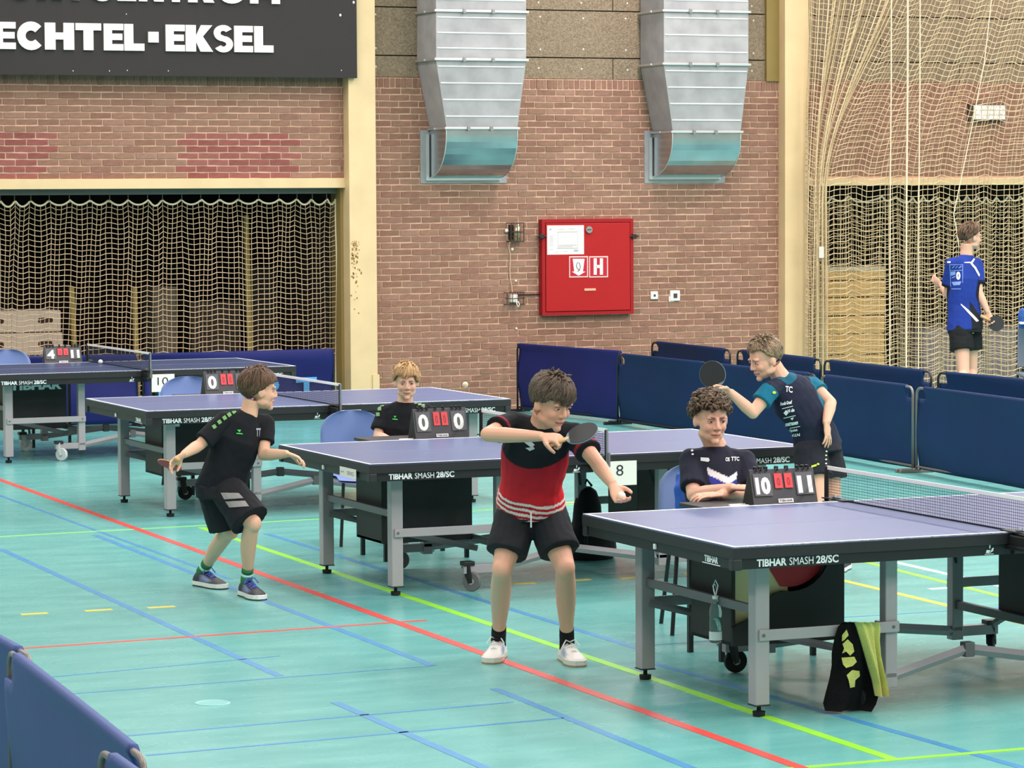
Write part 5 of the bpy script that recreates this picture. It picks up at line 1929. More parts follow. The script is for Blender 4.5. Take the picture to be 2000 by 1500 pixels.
    shirt.loft(pts, [(.15 * s + g, .108 * s + g), (.128 * s + g, .092 * s + g), (.145 * s + g, .102 * s + g), (.135 * s + g * .6, .085 * s + g * .5), (.064 * s, .06 * s)], side=side, n=20)
    for q in 'LR':
        sh_, el_ = J['sh' + q], J['el' + q]
        se = sh_.lerp(el_, sm_.get('sleeve' + q, sm_.get('sleeve', .72)))
        shirt.ell(sh_, .061 * s)
        shirt.loft([J['neck'].lerp(J['chest'], .22), sh_], [.058 * s, .059 * s], n=12)
        shirt.loft([sh_, sh_.lerp(se, .55), se], [.06 * s, .063 * s, .067 * s], n=14)
    me = remeshed(shirt, sp.get('cloth_voxel', .0062), 2, 'shirt')
    ruffle(me, lambda q: noise.noise(q * 9 + V((sp['seed'], 0, 0))) * .006 + noise.noise(q * 22) * .003)
    ax_u = (J['neck'] - J['pelvis'])
    hl = ax_u.length
    ax_u.normalize()
    front = side.cross(ax_u).normalized()
    if front.dot(CT) < 0 and not sp.get('from_behind'):
        front = -front

    def shirt_col(p):
        dp = p - J['pelvis']
        info = {'h': dp.dot(ax_u) / hl, 'x': dp.dot(side), 'f': dp.dot(front), 'p': p}
        for q in 'LR':
            t, dist = seg_t(p, J['sh' + q], J['el' + q])
            info['t' + q], info['d' + q] = t, dist
            sl = sm_.get('sleeve' + q, sm_.get('sleeve', .72))
            info['cuff' + q] = (t / sl) if dist < .085 * s else -1
        info['neck'] = (p - J['neck']).length
        return sp['shirt_col'](info)
    paint_mesh(me, shirt_col, V((0, 0, 0)))
    bvh = BVHTree.FromPolygons([p.co.copy() for p in me.vertices], [tuple(p.vertices) for p in me.polygons])
    me.vertices.foreach_set('co', [k for p in me.vertices for k in (p.co - off)])
    me.update()
    so_ = link('shirt', me, cloth_m, root)
    # shorts
    sh = MB()
    g2 = sp.get('shorts_loose', .026) * s
    top_ = J['pelvis'].lerp(J['waist'], .35)
    mid = (J['hipL'] + J['hipR']) / 2
    sh.loft([top_, J['pelvis'], mid - UP * .02 * s], [(.14 * s, .1 * s), (.155 * s + g2 * .5, .115 * s + g2 * .5), (.15 * s + g2 * .5, .115 * s + g2)], side=side, n=18)
    for q in 'LR':
        hip, kn = J['hip' + q], J['kn' + q]
        t_ = sp.get('shorts' + q, sp.get('shorts', .7))
        sh.ell(hip, .094 * s + g2 * .3)
        sh.loft([hip, hip.lerp(kn, t_ * .6), hip.lerp(kn, t_)], [.092 * s + g2 * .4, .085 * s + g2 * .8, .078 * s + g2 * 1.15], n=16)
    me = remeshed(sh, .0065, 2, 'shorts')
    ruffle(me, lambda q: noise.noise(q * 10 + V((3, sp['seed'], 0))) * .007 + noise.noise(q * 26) * .003)
    bvs = BVHTree.FromPolygons([p.co.copy() for p in me.vertices], [tuple(p.vertices) for p in me.polygons])
    sc = sp['shorts_col']
    paint_mesh(me, (lambda p: sc), off)
    sho = link('shorts', me, cloth_m, root)
    # socks and shoes
    for q in 'LR':
        an, kn = J['an' + q], J['kn' + q]
        if sp.get('sock'):
            cs = sp['sock']
            sk_ = MB()
            tp = an.lerp(kn, sp.get('sock_t', .2))
            sk_.col = cs[0]
            sk_.loft([an - UP * .03, an, an.lerp(tp, .42)], [.038 * s, .0375 * s, .037 * s], n=14)
            sk_.col = cs[1]
            sk_.loft([an.lerp(tp, .42), an.lerp(tp, .62)], [.0378 * s, .0378 * s], n=14)
            sk_.col = cs[0]
            sk_.loft([an.lerp(tp, .62), tp], [.037 * s, .037 * s], n=14)
            sk_.build('sock', cloth_m, root, smooth=True, colors=True, off=off)
        if sp.get('shoes'):
            t_ = J['toe' + q]
            dd = V((t_.x - an.x, t_.y - an.y, 0))
            dd.normalize()
            L = sp.get('foot', .25)
            hl_ = V((an.x, an.y, 0)) - dd * .06
            shoe(root, off, hl_, hl_ + dd * L, sp.get('shoe_s', 1.0), sp['shoes'])

    def decal(polys, m_, name, parent=so_, tree=bvh, lift=.005, fine=True):
        """flat print laid on the garment, outlined in picture pixels and draped over the surface"""
        mb = MB()
        for poly in polys:
            if len(poly) == 4 and fine:
                n_ = 4
                grid = []
                for a in range(n_ + 1):
                    for b in range(n_ + 1):
                        u, v = a / n_, b / n_
                        grid.append(tuple((poly[0][i] * (1 - u) + poly[1][i] * u) * (1 - v) + (poly[3][i] * (1 - u) + poly[2][i] * u) * v for i in (0, 1)))
                faces = [(a * (n_ + 1) + b, (a + 1) * (n_ + 1) + b, (a + 1) * (n_ + 1) + b + 1, a * (n_ + 1) + b + 1) for a in range(n_) for b in range(n_)]
            else:
                grid, faces = list(poly), [tuple(range(len(poly)))]
            ps = []
            for x, y in grid:
                d_ = ray(x, y).normalized()
                h_ = tree.ray_cast(CAM, d_)
                ps.append(None if h_[0] is None else h_[0] + h_[1] * (lift * .6) - d_ * (lift * .4))
            o_ = len(mb.v)
            ok = [f for f in faces if all(ps[i] is not None for i in f) and max((ps[i] - ps[f[0]]).length for i in f) < .06]
            if ok:
                mb.add([p if p is not None else V((0, 0, 0)) for p in ps], ok)
        if mb.f:
            mb.build(name, m_, parent, off=off)

    def text_decal(s_, x0, y0, x1, y1, m_, name, shear=0.0, bold=.03, tree=bvh, parent=so_):
        vs, fs, asp = text_shape(s_, bold)
        px_ = [(x0 + (x1 - x0) * x / asp, y1 - (y1 - y0) * y + shear * (x / asp)) for x, y in vs]
        decal([[px_[i] for i in f] for f in fs], m_, name, parent, tree, fine=False)
    return root, decal, text_decal, so_, sho, bvh, bvs, H


def mk(depth):
    return lambda x, y, d=0.0: atd(x, y, depth - d)


def foot(px, py, z=.085):
    p = atz(px, py)
    return V((p.x, p.y, z))


def dirc(r, t, u=0.0):
    return (CR * r + CT * t + UP * u).normalized()


BLACK = rgb(26, 26, 30)
FAIR = rgb(232, 180, 150)

# ---- boy in red and black serving at the front table
K = mk(14.83)
J = dict(pelvis=K(1036, 992, -.02), waist=K(1036, 945, .08), chest=K(1044, 886, .19), neck=K(1058, 826, .30), shL=K(1000, 826, .24), shR=K(1122, 848, .26),
         elL=K(952, 848, .40), wrL=K(1058, 852, .52), elR=K(1163, 900, .42), wrR=K(1196, 946, .54),
         hipL=K(1008, 1008, -.02), hipR=K(1067, 1004, -.02), knL=K(980, 1112, .10), knR=K(1103, 1108, .12),
         anL=foot(973, 1284), anR=foot(1107, 1290), toeL=atz(945, 1306), toeR=atz(1152, 1314), head=K(1078, 786, .40))


def red_col(i):
    cut = .66 + .9 * (i['x'] + .02) ** 2 * 4 - .12 * max(0, -i['x']) * 3
    for q in 'LR':
        if i['cuff' + q] > .78:
            return rgb(150, 30, 48) if i['cuff' + q] < .93 else BLACK
        if i['cuff' + q] > .25:
            return BLACK
    if i['h'] > cut:
        return BLACK
    hh = i['h'] + .25 * abs(i['x'])
    if hh < .24:
        k = int((hh + 1) / .028)
        return rgb(244, 214, 208) if k % 2 else rgb(196, 30, 44)
    t = min(1, max(0, (hh - .24) / .45))
    return tuple(a + (b - a) * t for a, b in zip(rgb(222, 36, 46), rgb(176, 26, 40)))


p_red = person(dict(label='boy in red and black shirt bending forward to serve with black shorts', J=J, s=.97, hs=1.06, look=dirc(.60, .74, -.34), gaze=dirc(.75, .6, -.3), skin=rgb(228, 170, 142), brow=rgb(84, 62, 48), seed=3,
                    hair=dict(fringe=1.30, side=1.62, back=2.2, n=850, len=.085, vol=.12, flow=.8, w=.007, over=.26, lift=.06, spikes=40), hair_base=rgb(52, 40, 31), hair_tip=rgb(104, 84, 64),
                    handL=dict(d=dirc(.9, .35, -.08), n=dirc(.1, -.5, -.8), curl=1.4, thumb=-1), handR=dict(d=dirc(.35, .45, -.75), n=dirc(.25, .75, .5), curl=.75, thumb=-1, spread=.1),
                    shirt=dict(hem=.16, sleeve=.62, sleeveR=.68, loose=.022), shirt_col=red_col, shorts_col=rgb(38, 38, 42), shorts=.70, shorts_loose=.022, kneef=CT,
                    sock=(rgb(24, 20, 24), rgb(30, 26, 30)), sock_t=.2, foot=.28, shoe_s=1.12, shoes=(rgb(236, 230, 222), rgb(226, 218, 206), rgb(172, 130, 92), rgb(250, 248, 244), rgb(160, 172, 196))))
root, decal, text_decal, so_, sho, bvh, bvs, H = p_red
decal([[(1022, 862), (1032, 857), (1044, 868), (1038, 874)], [(1026, 874), (1042, 872), (1044, 876), (1034, 880)]], mat('print_grey', rgb(190, 190, 192), 0.7), 'chest_logo')
decal([[(1030, 862), (1036, 866), (1033, 868)]], mat('print_black', rgb(20, 20, 22), 0.7), 'logo_mark')
decal([[(944, 800), (980, 808), (982, 813), (946, 806)]], decal_w, 'shoulder_stripe')
MB().tube([J['pelvis'] + CT * .13 + UP * .01, J['pelvis'] + CT * .165 - UP * .03, J['pelvis'] + CT * .16 - UP * .075], .004, n=5).build('drawstring', decal_w, sho, off=V(root.location))

# ---- boy in black and green
K = mk(17.5)
J = dict(pelvis=K(433, 948, .0), waist=K(446, 905, .02), chest=K(462, 856, .04), neck=K(484, 812, .03), shL=K(437, 822, .12), shR=K(517, 826, -.04),
         elL=K(390, 868, .20), wrL=K(357, 888, .34), elR=K(514, 888, .04), wrR=K(561, 886, .14),
         hipL=K(420, 962, -.08), hipR=K(448, 962, .07), knL=K(448, 1036, -.12), knR=K(492, 1022, .16),
         anL=foot(394, 1144), anR=foot(481, 1164), toeL=atz(425, 1149), toeR=atz(540, 1182), head=K(506, 762, .02))


def black_col(i):
    return rgb(24, 25, 30)


p_grn = person(dict(label='boy in black shirt with green shoulder squares stepping to the right', J=J, s=.9, hs=1.0, look=dirc(.93, -.30, -.06), skin=FAIR, brow=rgb(96, 70, 52), seed=5,
                    hair=dict(fringe=1.2, side=1.68, back=2.5, n=850, len=.09, vol=.10, flow=.25, w=.0065, over=.16, lift=.04, spikes=30), hair_base=rgb(70, 50, 38), hair_tip=rgb(126, 92, 68),
                    handL=dict(d=dirc(-.75, .35, -.55), n=dirc(.2, .5, -.6), curl=.55, thumb=-1), handR=dict(d=dirc(.85, .2, -.3), n=dirc(-.2, .2, -.95), curl=.55, thumb=1),
                    shirt=dict(hem=-.03, sleeve=.62, sleeveL=.86, loose=.026), shirt_col=black_col, shorts_col=rgb(34, 33, 37), shorts=.9, shorts_loose=.045, kneef=dirc(.8, .5),
                    sock=(rgb(58, 120, 78), rgb(200, 236, 222)), sock_t=.24, foot=.285, shoe_s=1.12, shoes=(rgb(46, 44, 52), rgb(240, 236, 226), rgb(40, 40, 44), rgb(76, 92, 196), rgb(120, 130, 170))))
root, decal, text_decal, so_, sho, bvh, bvs, H = p_grn
for k, (x, y) in enumerate(((418, 833), (428, 824), (438, 816), (447, 810), (456, 804))):
    decal([[(x - 5, y - 1), (x + 1, y - 5), (x + 5, y + 1), (x - 1, y + 5)]], decal_g, 'green_square')
decal([[(503, 800), (508, 797), (515, 804), (512, 806)]], mat('print_pale', rgb(200, 230, 196), .7), 'shoulder_patch')
decal([[(462, 839), (470, 839), (467, 844)], [(461, 845), (473, 846), (473, 848), (461, 847)]], decal_l, 'chest_logo')
text_decal('TT', 499, 836, 508, 852, mat('print_silver', rgb(170, 172, 180), .6), 'club_mark')
decal([[(431, 962), (466, 963), (475, 973), (438, 975)]], mat('reflective_grey', rgb(150, 142, 140), .6), 'shorts_stripe', sho, bvs, .006)
decal([[(440, 979), (478, 978), (486, 989), (448, 991)]], MATS['reflective_grey'], 'shorts_stripe', sho, bvs, .006)

# ---- blond boy scoring at the number 8 table
K = mk(19.95)
J = dict(pelvis=K(787, 900, 0), waist=K(786, 868, .03), chest=K(787, 834, .04), neck=K(790, 788, .05), shL=K(749, 806, .05), shR=K(831, 804, .03),
         elL=K(738, 852, .10), wrL=K(765, 862, .34), elR=K(842, 850, .06), wrR=K(818, 862, .3),
         hipL=K(770, 907, 0), hipR=K(804, 907, 0), knL=K(764, 914, .42), knR=K(812, 914, .42), anL=V((0, 0, 0)), anR=V((0, 0, 0)), toeL=V((0, 0, 0)), toeR=V((0, 0, 0)), head=K(793, 746, .11))
for q in 'LR':
    k_ = J['kn' + q]
    J['an' + q] = V((k_.x, k_.y, .085)) - CT * .25 + CR * .06
    J['toe' + q] = J['an' + q] + CT * .2
p_bld = person(dict(label='blond boy in black shirt with green squares sitting behind the scoreboard', J=J, s=.9, hs=.95, look=dirc(.10, .98, -.10), skin=rgb(236, 186, 160), brow=rgb(132, 100, 68), seed=8, iris=rgb(70, 80, 96),
                    hair=dict(fringe=1.22, side=1.72, back=2.2, n=650, len=.07, vol=.09, flow=.6, w=.0065, over=.2, lift=.06, spikes=40), hair_base=rgb(150, 112, 74), hair_tip=rgb(222, 184, 130),
                    handL=dict(d=dirc(.6, .7, -.1), n=dirc(0, .1, -1), curl=.3), handR=dict(d=dirc(-.6, .7, -.1), n=dirc(0, .1, -1), curl=.3, thumb=-1),
                    shirt=dict(hem=-.03, sleeve=.72, loose=.026), shirt_col=black_col, shorts_col=rgb(34, 33, 37), shorts=.8, kneef=CT, voxel=.006,
                    sock=(rgb(220, 220, 220), rgb(220, 220, 220)), foot=.24, shoes=(rgb(40, 40, 46), rgb(230, 226, 220), rgb(60, 60, 60), rgb(230, 230, 230), None)))
root, decal, text_decal, so_, sho, bvh, bvs, H = p_bld
for x, y in ((738, 809), (741, 798), (746, 790), (753, 785), (760, 783), (811, 785), (819, 788), (826, 793)):
    decal([[(x - 3.6, y - 3.4), (x + 3, y - 3.8), (x + 3.4, y + 3.2), (x - 3.2, y + 3.8)]], mat('print_sage', rgb(122, 160, 112), .7), 'green_square')
decal([[(768, 812), (774, 812), (771, 816)], [(766, 817), (776, 818), (776, 820), (766, 819)]], decal_l, 'chest_logo')

# ---- curly haired boy scoring at the front table
K = mk(15.76)
J = dict(pelvis=K(1404, 1034, 0), waist=K(1402, 992, .03), chest=K(1399, 948, .05), neck=K(1398, 874, .05), shL=K(1349, 898, .06), shR=K(1452, 899, .03),
         elL=K(1354, 966, .2), wrL=K(1432, 952, .40), elR=K(1474, 958, .14), wrR=K(1404, 966, .42),
         hipL=K(1382, 1043, 0), hipR=K(1428, 1043, 0), knL=K(1370, 1052, .42), knR=K(1436, 1052, .42), head=K(1388, 818, .13))
for q in 'LR':
    k_ = J['kn' + q]
    J['an' + q] = V((k_.x, k_.y, .085)) - CT * .3 + CR * .13
    J['toe' + q] = J['an' + q] + CT * .2
NAVY = rgb(36, 38, 52)


def curly_col(i):
    for q in 'LR':
        if i['cuff' + q] > .15:
            return NAVY
    v = i['h'] - 1.2 * abs(i['x'] - .015)
    if i['f'] > 0 and abs(i['x']) < .135:
        if .60 < v < .68:
            return rgb(238, 236, 236)
        if .52 < v <= .60:
            return rgb(58, 60, 150)
    return NAVY


p_cur = person(dict(label='curly brown haired boy in navy shirt sitting with folded arms', J=J, s=.98, hs=1.06, look=dirc(.30, .94, -.12), skin=rgb(230, 176, 150), brow=rgb(70, 50, 40), seed=12,
                    hair=dict(fringe=1.34, side=1.68, back=2.2, n=520, len=.05, vol=.12, curl=1), hair_base=rgb(60, 46, 36), hair_tip=rgb(120, 94, 70),
                    handL=dict(d=dirc(.95, .1, .0), n=dirc(0, -.2, -1), curl=.35), handR=dict(d=dirc(-.95, .2, 0), n=dirc(0, -.2, -1), curl=.35, thumb=-1),
                    shirt=dict(hem=-.03, sleeve=.78, loose=.03), shirt_col=curly_col, shorts_col=rgb(30, 30, 44), shorts=.8, kneef=CT,
                    sock=(rgb(220, 220, 220), rgb(220, 220, 220)), foot=.25, shoes=(rgb(40, 40, 46), rgb(230, 226, 220), rgb(60, 60, 60), rgb(230, 230, 230), None)))
root, decal, text_decal, so_, sho, bvh, bvs, H = p_cur


def dot_px(x, y, r):
    return [(x + r * math.cos(a * math.pi / 5), y + r * .8 * math.sin(a * math.pi / 5)) for a in range(10)]


for x, y, r in ((1358, 876, 4), (1351, 880, 2.6), (1352, 887, 2.4), (1416, 871, 4.5), (1425, 868, 3), (1434, 872, 3.2), (1450, 873, 2.6)):
    decal([dot_px(x, y, r)], decal_w, 'shoulder_dot')
decal([[(1368, 893), (1384, 894), (1386, 899), (1383, 902), (1368, 900)]], decal_w, 'chest_label')
text_decal('OS', 1416, 893, 1424, 901, decal_w, 'club_mark')
text_decal('TTC', 1427, 892, 1443, 900, decal_w, 'club_mark')

# ---- boy with teal sleeves serving behind
K = mk(17.9)
J = dict(pelvis=K(1594, 864, .0), waist=K(1584, 826, .03), chest=K(1552, 780, .06), neck=K(1527, 740, .09), shL=K(1502, 764, .22), shR=K(1585, 752, -.06),
         elL=K(1470, 806, .28), wrL=K(1424, 764, .31), elR=K(1622, 786, .04), wrR=K(1613, 826, .17),
         hipL=K(1582, 878, .07), hipR=K(1612, 880, -.06), knL=K(1598, 994, .16), knR=K(1628, 1000, -.02),
         anL=foot(1604, 1122), anR=foot(1648, 1112), toeL=atz(1570, 1134), toeR=atz(1612, 1126), head=K(1493, 701, .13))
TEAL = rgb(24, 108, 134)


def teal_col(i):
    for q in 'LR':
        if i['cuff' + q] > -.15 and i['d' + q] < .085:
            return TEAL
    if i['neck'] < .085:
        return rgb(30, 92, 116)
    return rgb(32, 36, 56)


p_tea = person(dict(label='boy with teal sleeves leaning forward and raising a black racket', J=J, s=.93, hs=1.0, look=dirc(-.86, .42, -.30), gaze=dirc(-.9, .4, -.2), skin=rgb(234, 180, 152), brow=rgb(120, 90, 64), seed=15,
                    hair=dict(fringe=1.08, side=1.68, back=2.3, n=700, len=.05, vol=.07, flow=-.4, w=.006, over=.06, lift=.05, spikes=90), hair_base=rgb(92, 74, 58), hair_tip=rgb(168, 140, 108),
                    handL=dict(d=dirc(-.92, .2, .32), n=dirc(-.2, .5, -.8), curl=.5, thumb=1), handR=dict(d=dirc(.12, .1, -1), n=dirc(-.8, -.5, 0), curl=.22, thumb=1, spread=.5),
                    shirt=dict(hem=-.05, sleeve=.5, sleeveR=.42, loose=.026), shirt_col=teal_col, shorts_col=rgb(36, 38, 46), shorts=.46, shorts_loose=.03, kneef=dirc(-.7, .7),
                    sock=(rgb(230, 230, 230), rgb(230, 230, 230)), foot=.25, shoes=(rgb(40, 44, 60), rgb(236, 232, 226), rgb(80, 70, 60), rgb(240, 240, 240), None)))
root, decal, text_decal, so_, sho, bvh, bvs, H = p_tea
decal([dot_px(1511, 766, 3.4)], decal_y, 'maker_badge')
text_decal('TC', 1533, 753, 1547, 765, decal_w, 'chest_logo', shear=2)
for s_, x0, y0, x1, y1, sh_ in (('Fonds Graaf', 1524, 785, 1546, 792, -4), ('H de', 1538, 799, 1551, 806, -3), ('matrassen', 1534, 824, 1558, 832, -4), ('Optiek', 1541, 838, 1558, 844, -2), ('V.I.N', 1545, 847, 1562, 853, -2)):
    text_decal(s_, x0, y0, x1, y1, decal_w, 'sponsor_print', sh_, .05)
decal([[(1530, 806), (1535, 800), (1540, 805), (1535, 811)], [(1543, 816), (1550, 814), (1547, 820)]], decal_w, 'sponsor_mark')
decal([[(1527, 797), (1548, 792), (1548, 793.4), (1527, 798.4)], [(1530, 815), (1553, 810), (1553, 811.4), (1530, 816.4)], [(1536, 836), (1562, 831), (1562, 832.4), (1536, 837.4)]], decal_w, 'sponsor_line')
decal([[(1535, 722), (1548, 716), (1554, 720), (1540, 725)]], mat('collar_pale', rgb(110, 170, 186), .7), 'shoulder_piping')
for x, y in ((1613, 881), (1612, 889), (1612, 897), (1612, 905)):
    decal([dot_px(x, y, 1.9)], mat('print_mint', rgb(216, 240, 190), .7), 'side_dot', sho, bvs, .006)
decal([[(1584, 909), (1594, 906), (1594, 910), (1584, 913)], dot_px(1597, 906, 2.6)], decal_y, 'shorts_logo', sho, bvs, .006)

# ---- tall player in blue walking along the net
K = mk(30.0)
J = dict(pelvis=K(1884, 634, 0), waist=K(1882, 598, 0), chest=K(1882, 545, .0), neck=K(1887, 500, .0), shL=K(1858, 516, .12), shR=K(1906, 515, -.06),
         elL=K(1850, 574, -.02), wrL=K(1838, 556, -.2), elR=K(1912, 573, .02), wrR=K(1929, 610, .04),
         hipL=K(1875, 646, .06), hipR=K(1894, 646, -.05), knL=K(1882, 728, .14), knR=K(1897, 724, -.1), anL=foot(1866, 842), anR=foot(1900, 836), toeL=atz(1880, 846), toeR=atz(1915, 840), head=K(1896, 463, .0))
RB = rgb(31, 56, 140)


def blue_col(i):
    for q in 'LR':
        if i['cuff' + q] > .86:
            return rgb(24, 24, 44)
    if i['x'] > -.045 and i['h'] < .33 - 1.5 * (i['x'] + .04):
        return rgb(30, 32, 40)
    return RB


p_blu = person(dict(label='tall player in blue shirt walking past the hanging net', J=J, s=1.06, hs=1.07, look=dirc(.90, -.38, -.04), skin=rgb(226, 176, 150), brow=rgb(90, 66, 50), seed=21, from_behind=True,
                    hair=dict(fringe=1.0, side=1.5, back=2.3, n=450, len=.06, vol=.12, flow=.2, w=.008, over=.08, lift=.06, spikes=60), hair_base=rgb(66, 50, 38), hair_tip=rgb(128, 98, 70),
                    handL=dict(d=dirc(-.6, -.4, .5), n=dirc(.3, -.5, .2), curl=.5), handR=dict(d=dirc(.28, .1, -.95), n=dirc(-.3, .8, .1), curl=.9, thumb=1),
                    shirt=dict(hem=-.05, sleeve=.70, loose=.034), shirt_col=blue_col, shorts_col=rgb(24, 26, 28), shorts=.46, shorts_loose=.03, kneef=dirc(.8, -.4), voxel=.0065, cloth_voxel=.0075,
                    sock=(rgb(230, 230, 230), rgb(230, 230, 230)), foot=.29, shoes=(rgb(60, 60, 70), rgb(236, 232, 226), rgb(80, 70, 60), rgb(240, 240, 240), None)))
root, decal, text_decal, so_, sho, bvh, bvs, H = p_blu
for q_ in ([[(1883, 511.5), (1896, 511), (1897, 513.5), (1883, 513)], [(1895, 512), (1903, 501), (1905, 503), (1898, 514)], [(1896, 511.5), (1905, 521), (1903, 525), (1894, 514)], [(1905, 521), (1913, 536), (1911, 540), (1903, 525)],
       [(1850, 510), (1856, 510), (1856, 513), (1850, 513)], [(1876, 592), (1890, 604), (1886, 606), (1876, 595)], [(1890, 604), (1902, 616), (1896, 617), (1886, 606)], [(1902, 616), (1911, 626), (1906, 628), (1896, 617)]]):
    decal([q_], decal_w, 'white_piping')
pr = mat('print_lightblue', rgb(128, 152, 214), .7)
decal([[(1854, 516), (1880, 516), (1880, 517), (1854, 517)], [(1854, 516), (1855, 516), (1857, 560), (1856, 560)], [(1879, 516), (1880, 516), (1880, 552), (1879, 552)], [(1855, 527), (1880, 527), (1880, 528), (1855, 528)],
       [(1856, 530), (1865, 529), (1865, 536), (1856, 538)], [(1858, 541), (1865, 539), (1865, 540.5), (1858, 543)], [(1858, 550), (1877, 549), (1874, 556), (1862, 557)], [(1858, 563), (1876, 563), (1876, 564.5), (1858, 564.5)],
       [(1858, 523), (1862, 519), (1864, 519), (1860, 523)], [(1864, 523), (1868, 519), (1870, 519), (1866, 523)], [(1870, 523), (1876, 519), (1878, 519), (1874, 523)]], pr, 'back_print')
text_decal('0', 1867, 530, 1875, 546, decal_w, 'back_number', bold=.06)

# ------------------------------------------------------------------ rackets
wood_r = mat('racket_wood', rgb(206, 164, 110), 0.5)


def racket(P, n, hd, label, front, back, edge=None, r=.075):
    """P: blade centre, n: face normal, hd: direction of the handle"""
    n = V(n).normalized()
    h = V(hd)
    h = (h - n * h.dot(n)).normalized()
    x = n.cross(h)
    root = tag(empty('table_tennis_racket', P), label, 'racket')
    outl = [(x * (r * math.cos(a)) + h * (r * 1.04 * math.sin(a))) for a in [2 * math.pi * k / 28 for k in range(28)]]
    bl = MB()
    bl.add([p - n * .003 for p in outl] + [p + n * .003 for p in outl], [tuple(range(27, -1, -1)), tuple(range(28, 56))] + [(i, (i + 1) % 28, 28 + (i + 1) % 28, 28 + i) for i in range(28)])
    bl.build('blade', edge or wood_r, root)
    for sg, m_ in ((1, front), (-1, back)):
        q = [p * .975 for p in outl if p.dot(h) < r * .80]
        q = [x * (r * .975 * math.cos(a)) + h * min(r * .80, r * 1.02 * math.sin(a)) for a in [2 * math.pi * k / 28 for k in range(28)]]
        rb = MB()
        rb.add([p + n * (sg * .003) for p in q] + [p + n * (sg * .0055) for p in q], [tuple(range(28)), tuple(range(28, 56))] + [(i, (i + 1) % 28, 28 + (i + 1) % 28, 28 + i) for i in range(28)])
        rb.build('rubber', m_, root)
    MB().loft([h * r * .85, h * (r + .03), h * (r + .095)], [(.012, .008), (.013, .010), (.017, .012)], side=x, n=12).build('handle', wood_r, root, smooth=True)
    return root


rk = mat('rubber_black', rgb(30, 31, 34), 0.6)
rr_ = mat('rubber_red', rgb(176, 30, 40), 0.6)
rg = mat('rubber_worn', rgb(52, 51, 52), 0.6)
edge_g = mat('racket_edge_grey', rgb(120, 140, 150), 0.5)
K = mk(14.83)
racket(K(1136, 846, .565), dirc(-.35, .45, .82), dirc(-.8, -.1, -.3), 'grey black racket held flat by the boy in red', rg, rr_, edge_g)
K = mk(17.9)
racket(K(1391, 731, .30), dirc(-.3, .93, .1), dirc(.45, .1, -.9), 'black racket with pale edge raised beside the curly haired boy', rk, rr_, edge_g, .076)
K = mk(17.5)
racket(K(331, 907, .24), dirc(.30, -.37, .88), dirc(.35, .9, .25), 'racket seen edge on in the hand of the boy in black and green', rk, rr_, wood_r, .07)
K = mk(30.0)
racket(K(1945, 631, .06), dirc(.1, .98, .1), dirc(-.9, 0, .45), 'black racket carried by the tall player in blue', rk, rr_, rk, .055 * 1.35)
ball(atd(1213, 968, 14.83 - .60), 'pale ball held on the open hand of the boy in red', mat('ball_peach', rgb(250, 226, 206), 0.4))
# ================================================================== small things
# towel over the side strut of the front table
tw_k = mat('towel_black', rgb(14, 14, 15), 0.95, spec=0.2, bump=0.6, bscale=160)
tw_y = mat('towel_lime', rgb(200, 198, 104), 0.95, sheen=0.2, bump=0.6, bscale=160)
ty = loc('A', 0, -0.605, 0).y - 0.012
P0 = aty(1655, 1240, ty)
tw = tag(empty('towel', (P0.x, ty, 0.02)), 'black and lime towel draped over the frame bar of the front table', 'towel')
off = V(tw.location)


def towel_sheet(cols, m_, name, y_off, rn_seed):
    """cols: list over rows of (left px, right px, py); draped sheet with folds and thickness"""
    mb = MB()
    n = 12
    idx = []
    for sgn in (0, 1):
        for j, (xl, xr, py) in enumerate(cols):
            row = []
            for i in range(n + 1):
                t = i / n
                p = aty(xl + (xr - xl) * t, py, ty)
                fold = .022 * math.sin(t * 7 + j * .35 + rn_seed) * min(1, j / 4) + .008 * math.sin(t * 17 + rn_seed)
                row.append(len(mb.v))
                mb.add([p + V((0, y_off + fold + sgn * .012, 0))], [])
            idx.append(row)
    R_ = len(cols)
    for j in range(R_ - 1):
        for i in range(n):
            a, b, c_, d = idx[j][i], idx[j][i + 1], idx[j + 1][i + 1], idx[j + 1][i]
            mb.f.append((a, d, c_, b))
            a, b, c_, d = idx[R_ + j][i], idx[R_ + j][i + 1], idx[R_ + j + 1][i + 1], idx[R_ + j + 1][i]
            mb.f.append((a, b, c_, d))
    for j in range(R_ - 1):
        for e in (0, n):
            q = (idx[j][e], idx[j + 1][e], idx[R_ + j + 1][e], idx[R_ + j][e])
            mb.f.append(q if e else q[::-1])
    for i in range(n):
        for j in (0, R_ - 1):
            q = (idx[j][i], idx[j][i + 1], idx[R_ + j][i + 1], idx[R_ + j][i])
            mb.f.append(q if j else q[::-1])
    return mb.build(name, m_, tw, off=off, smooth=True)


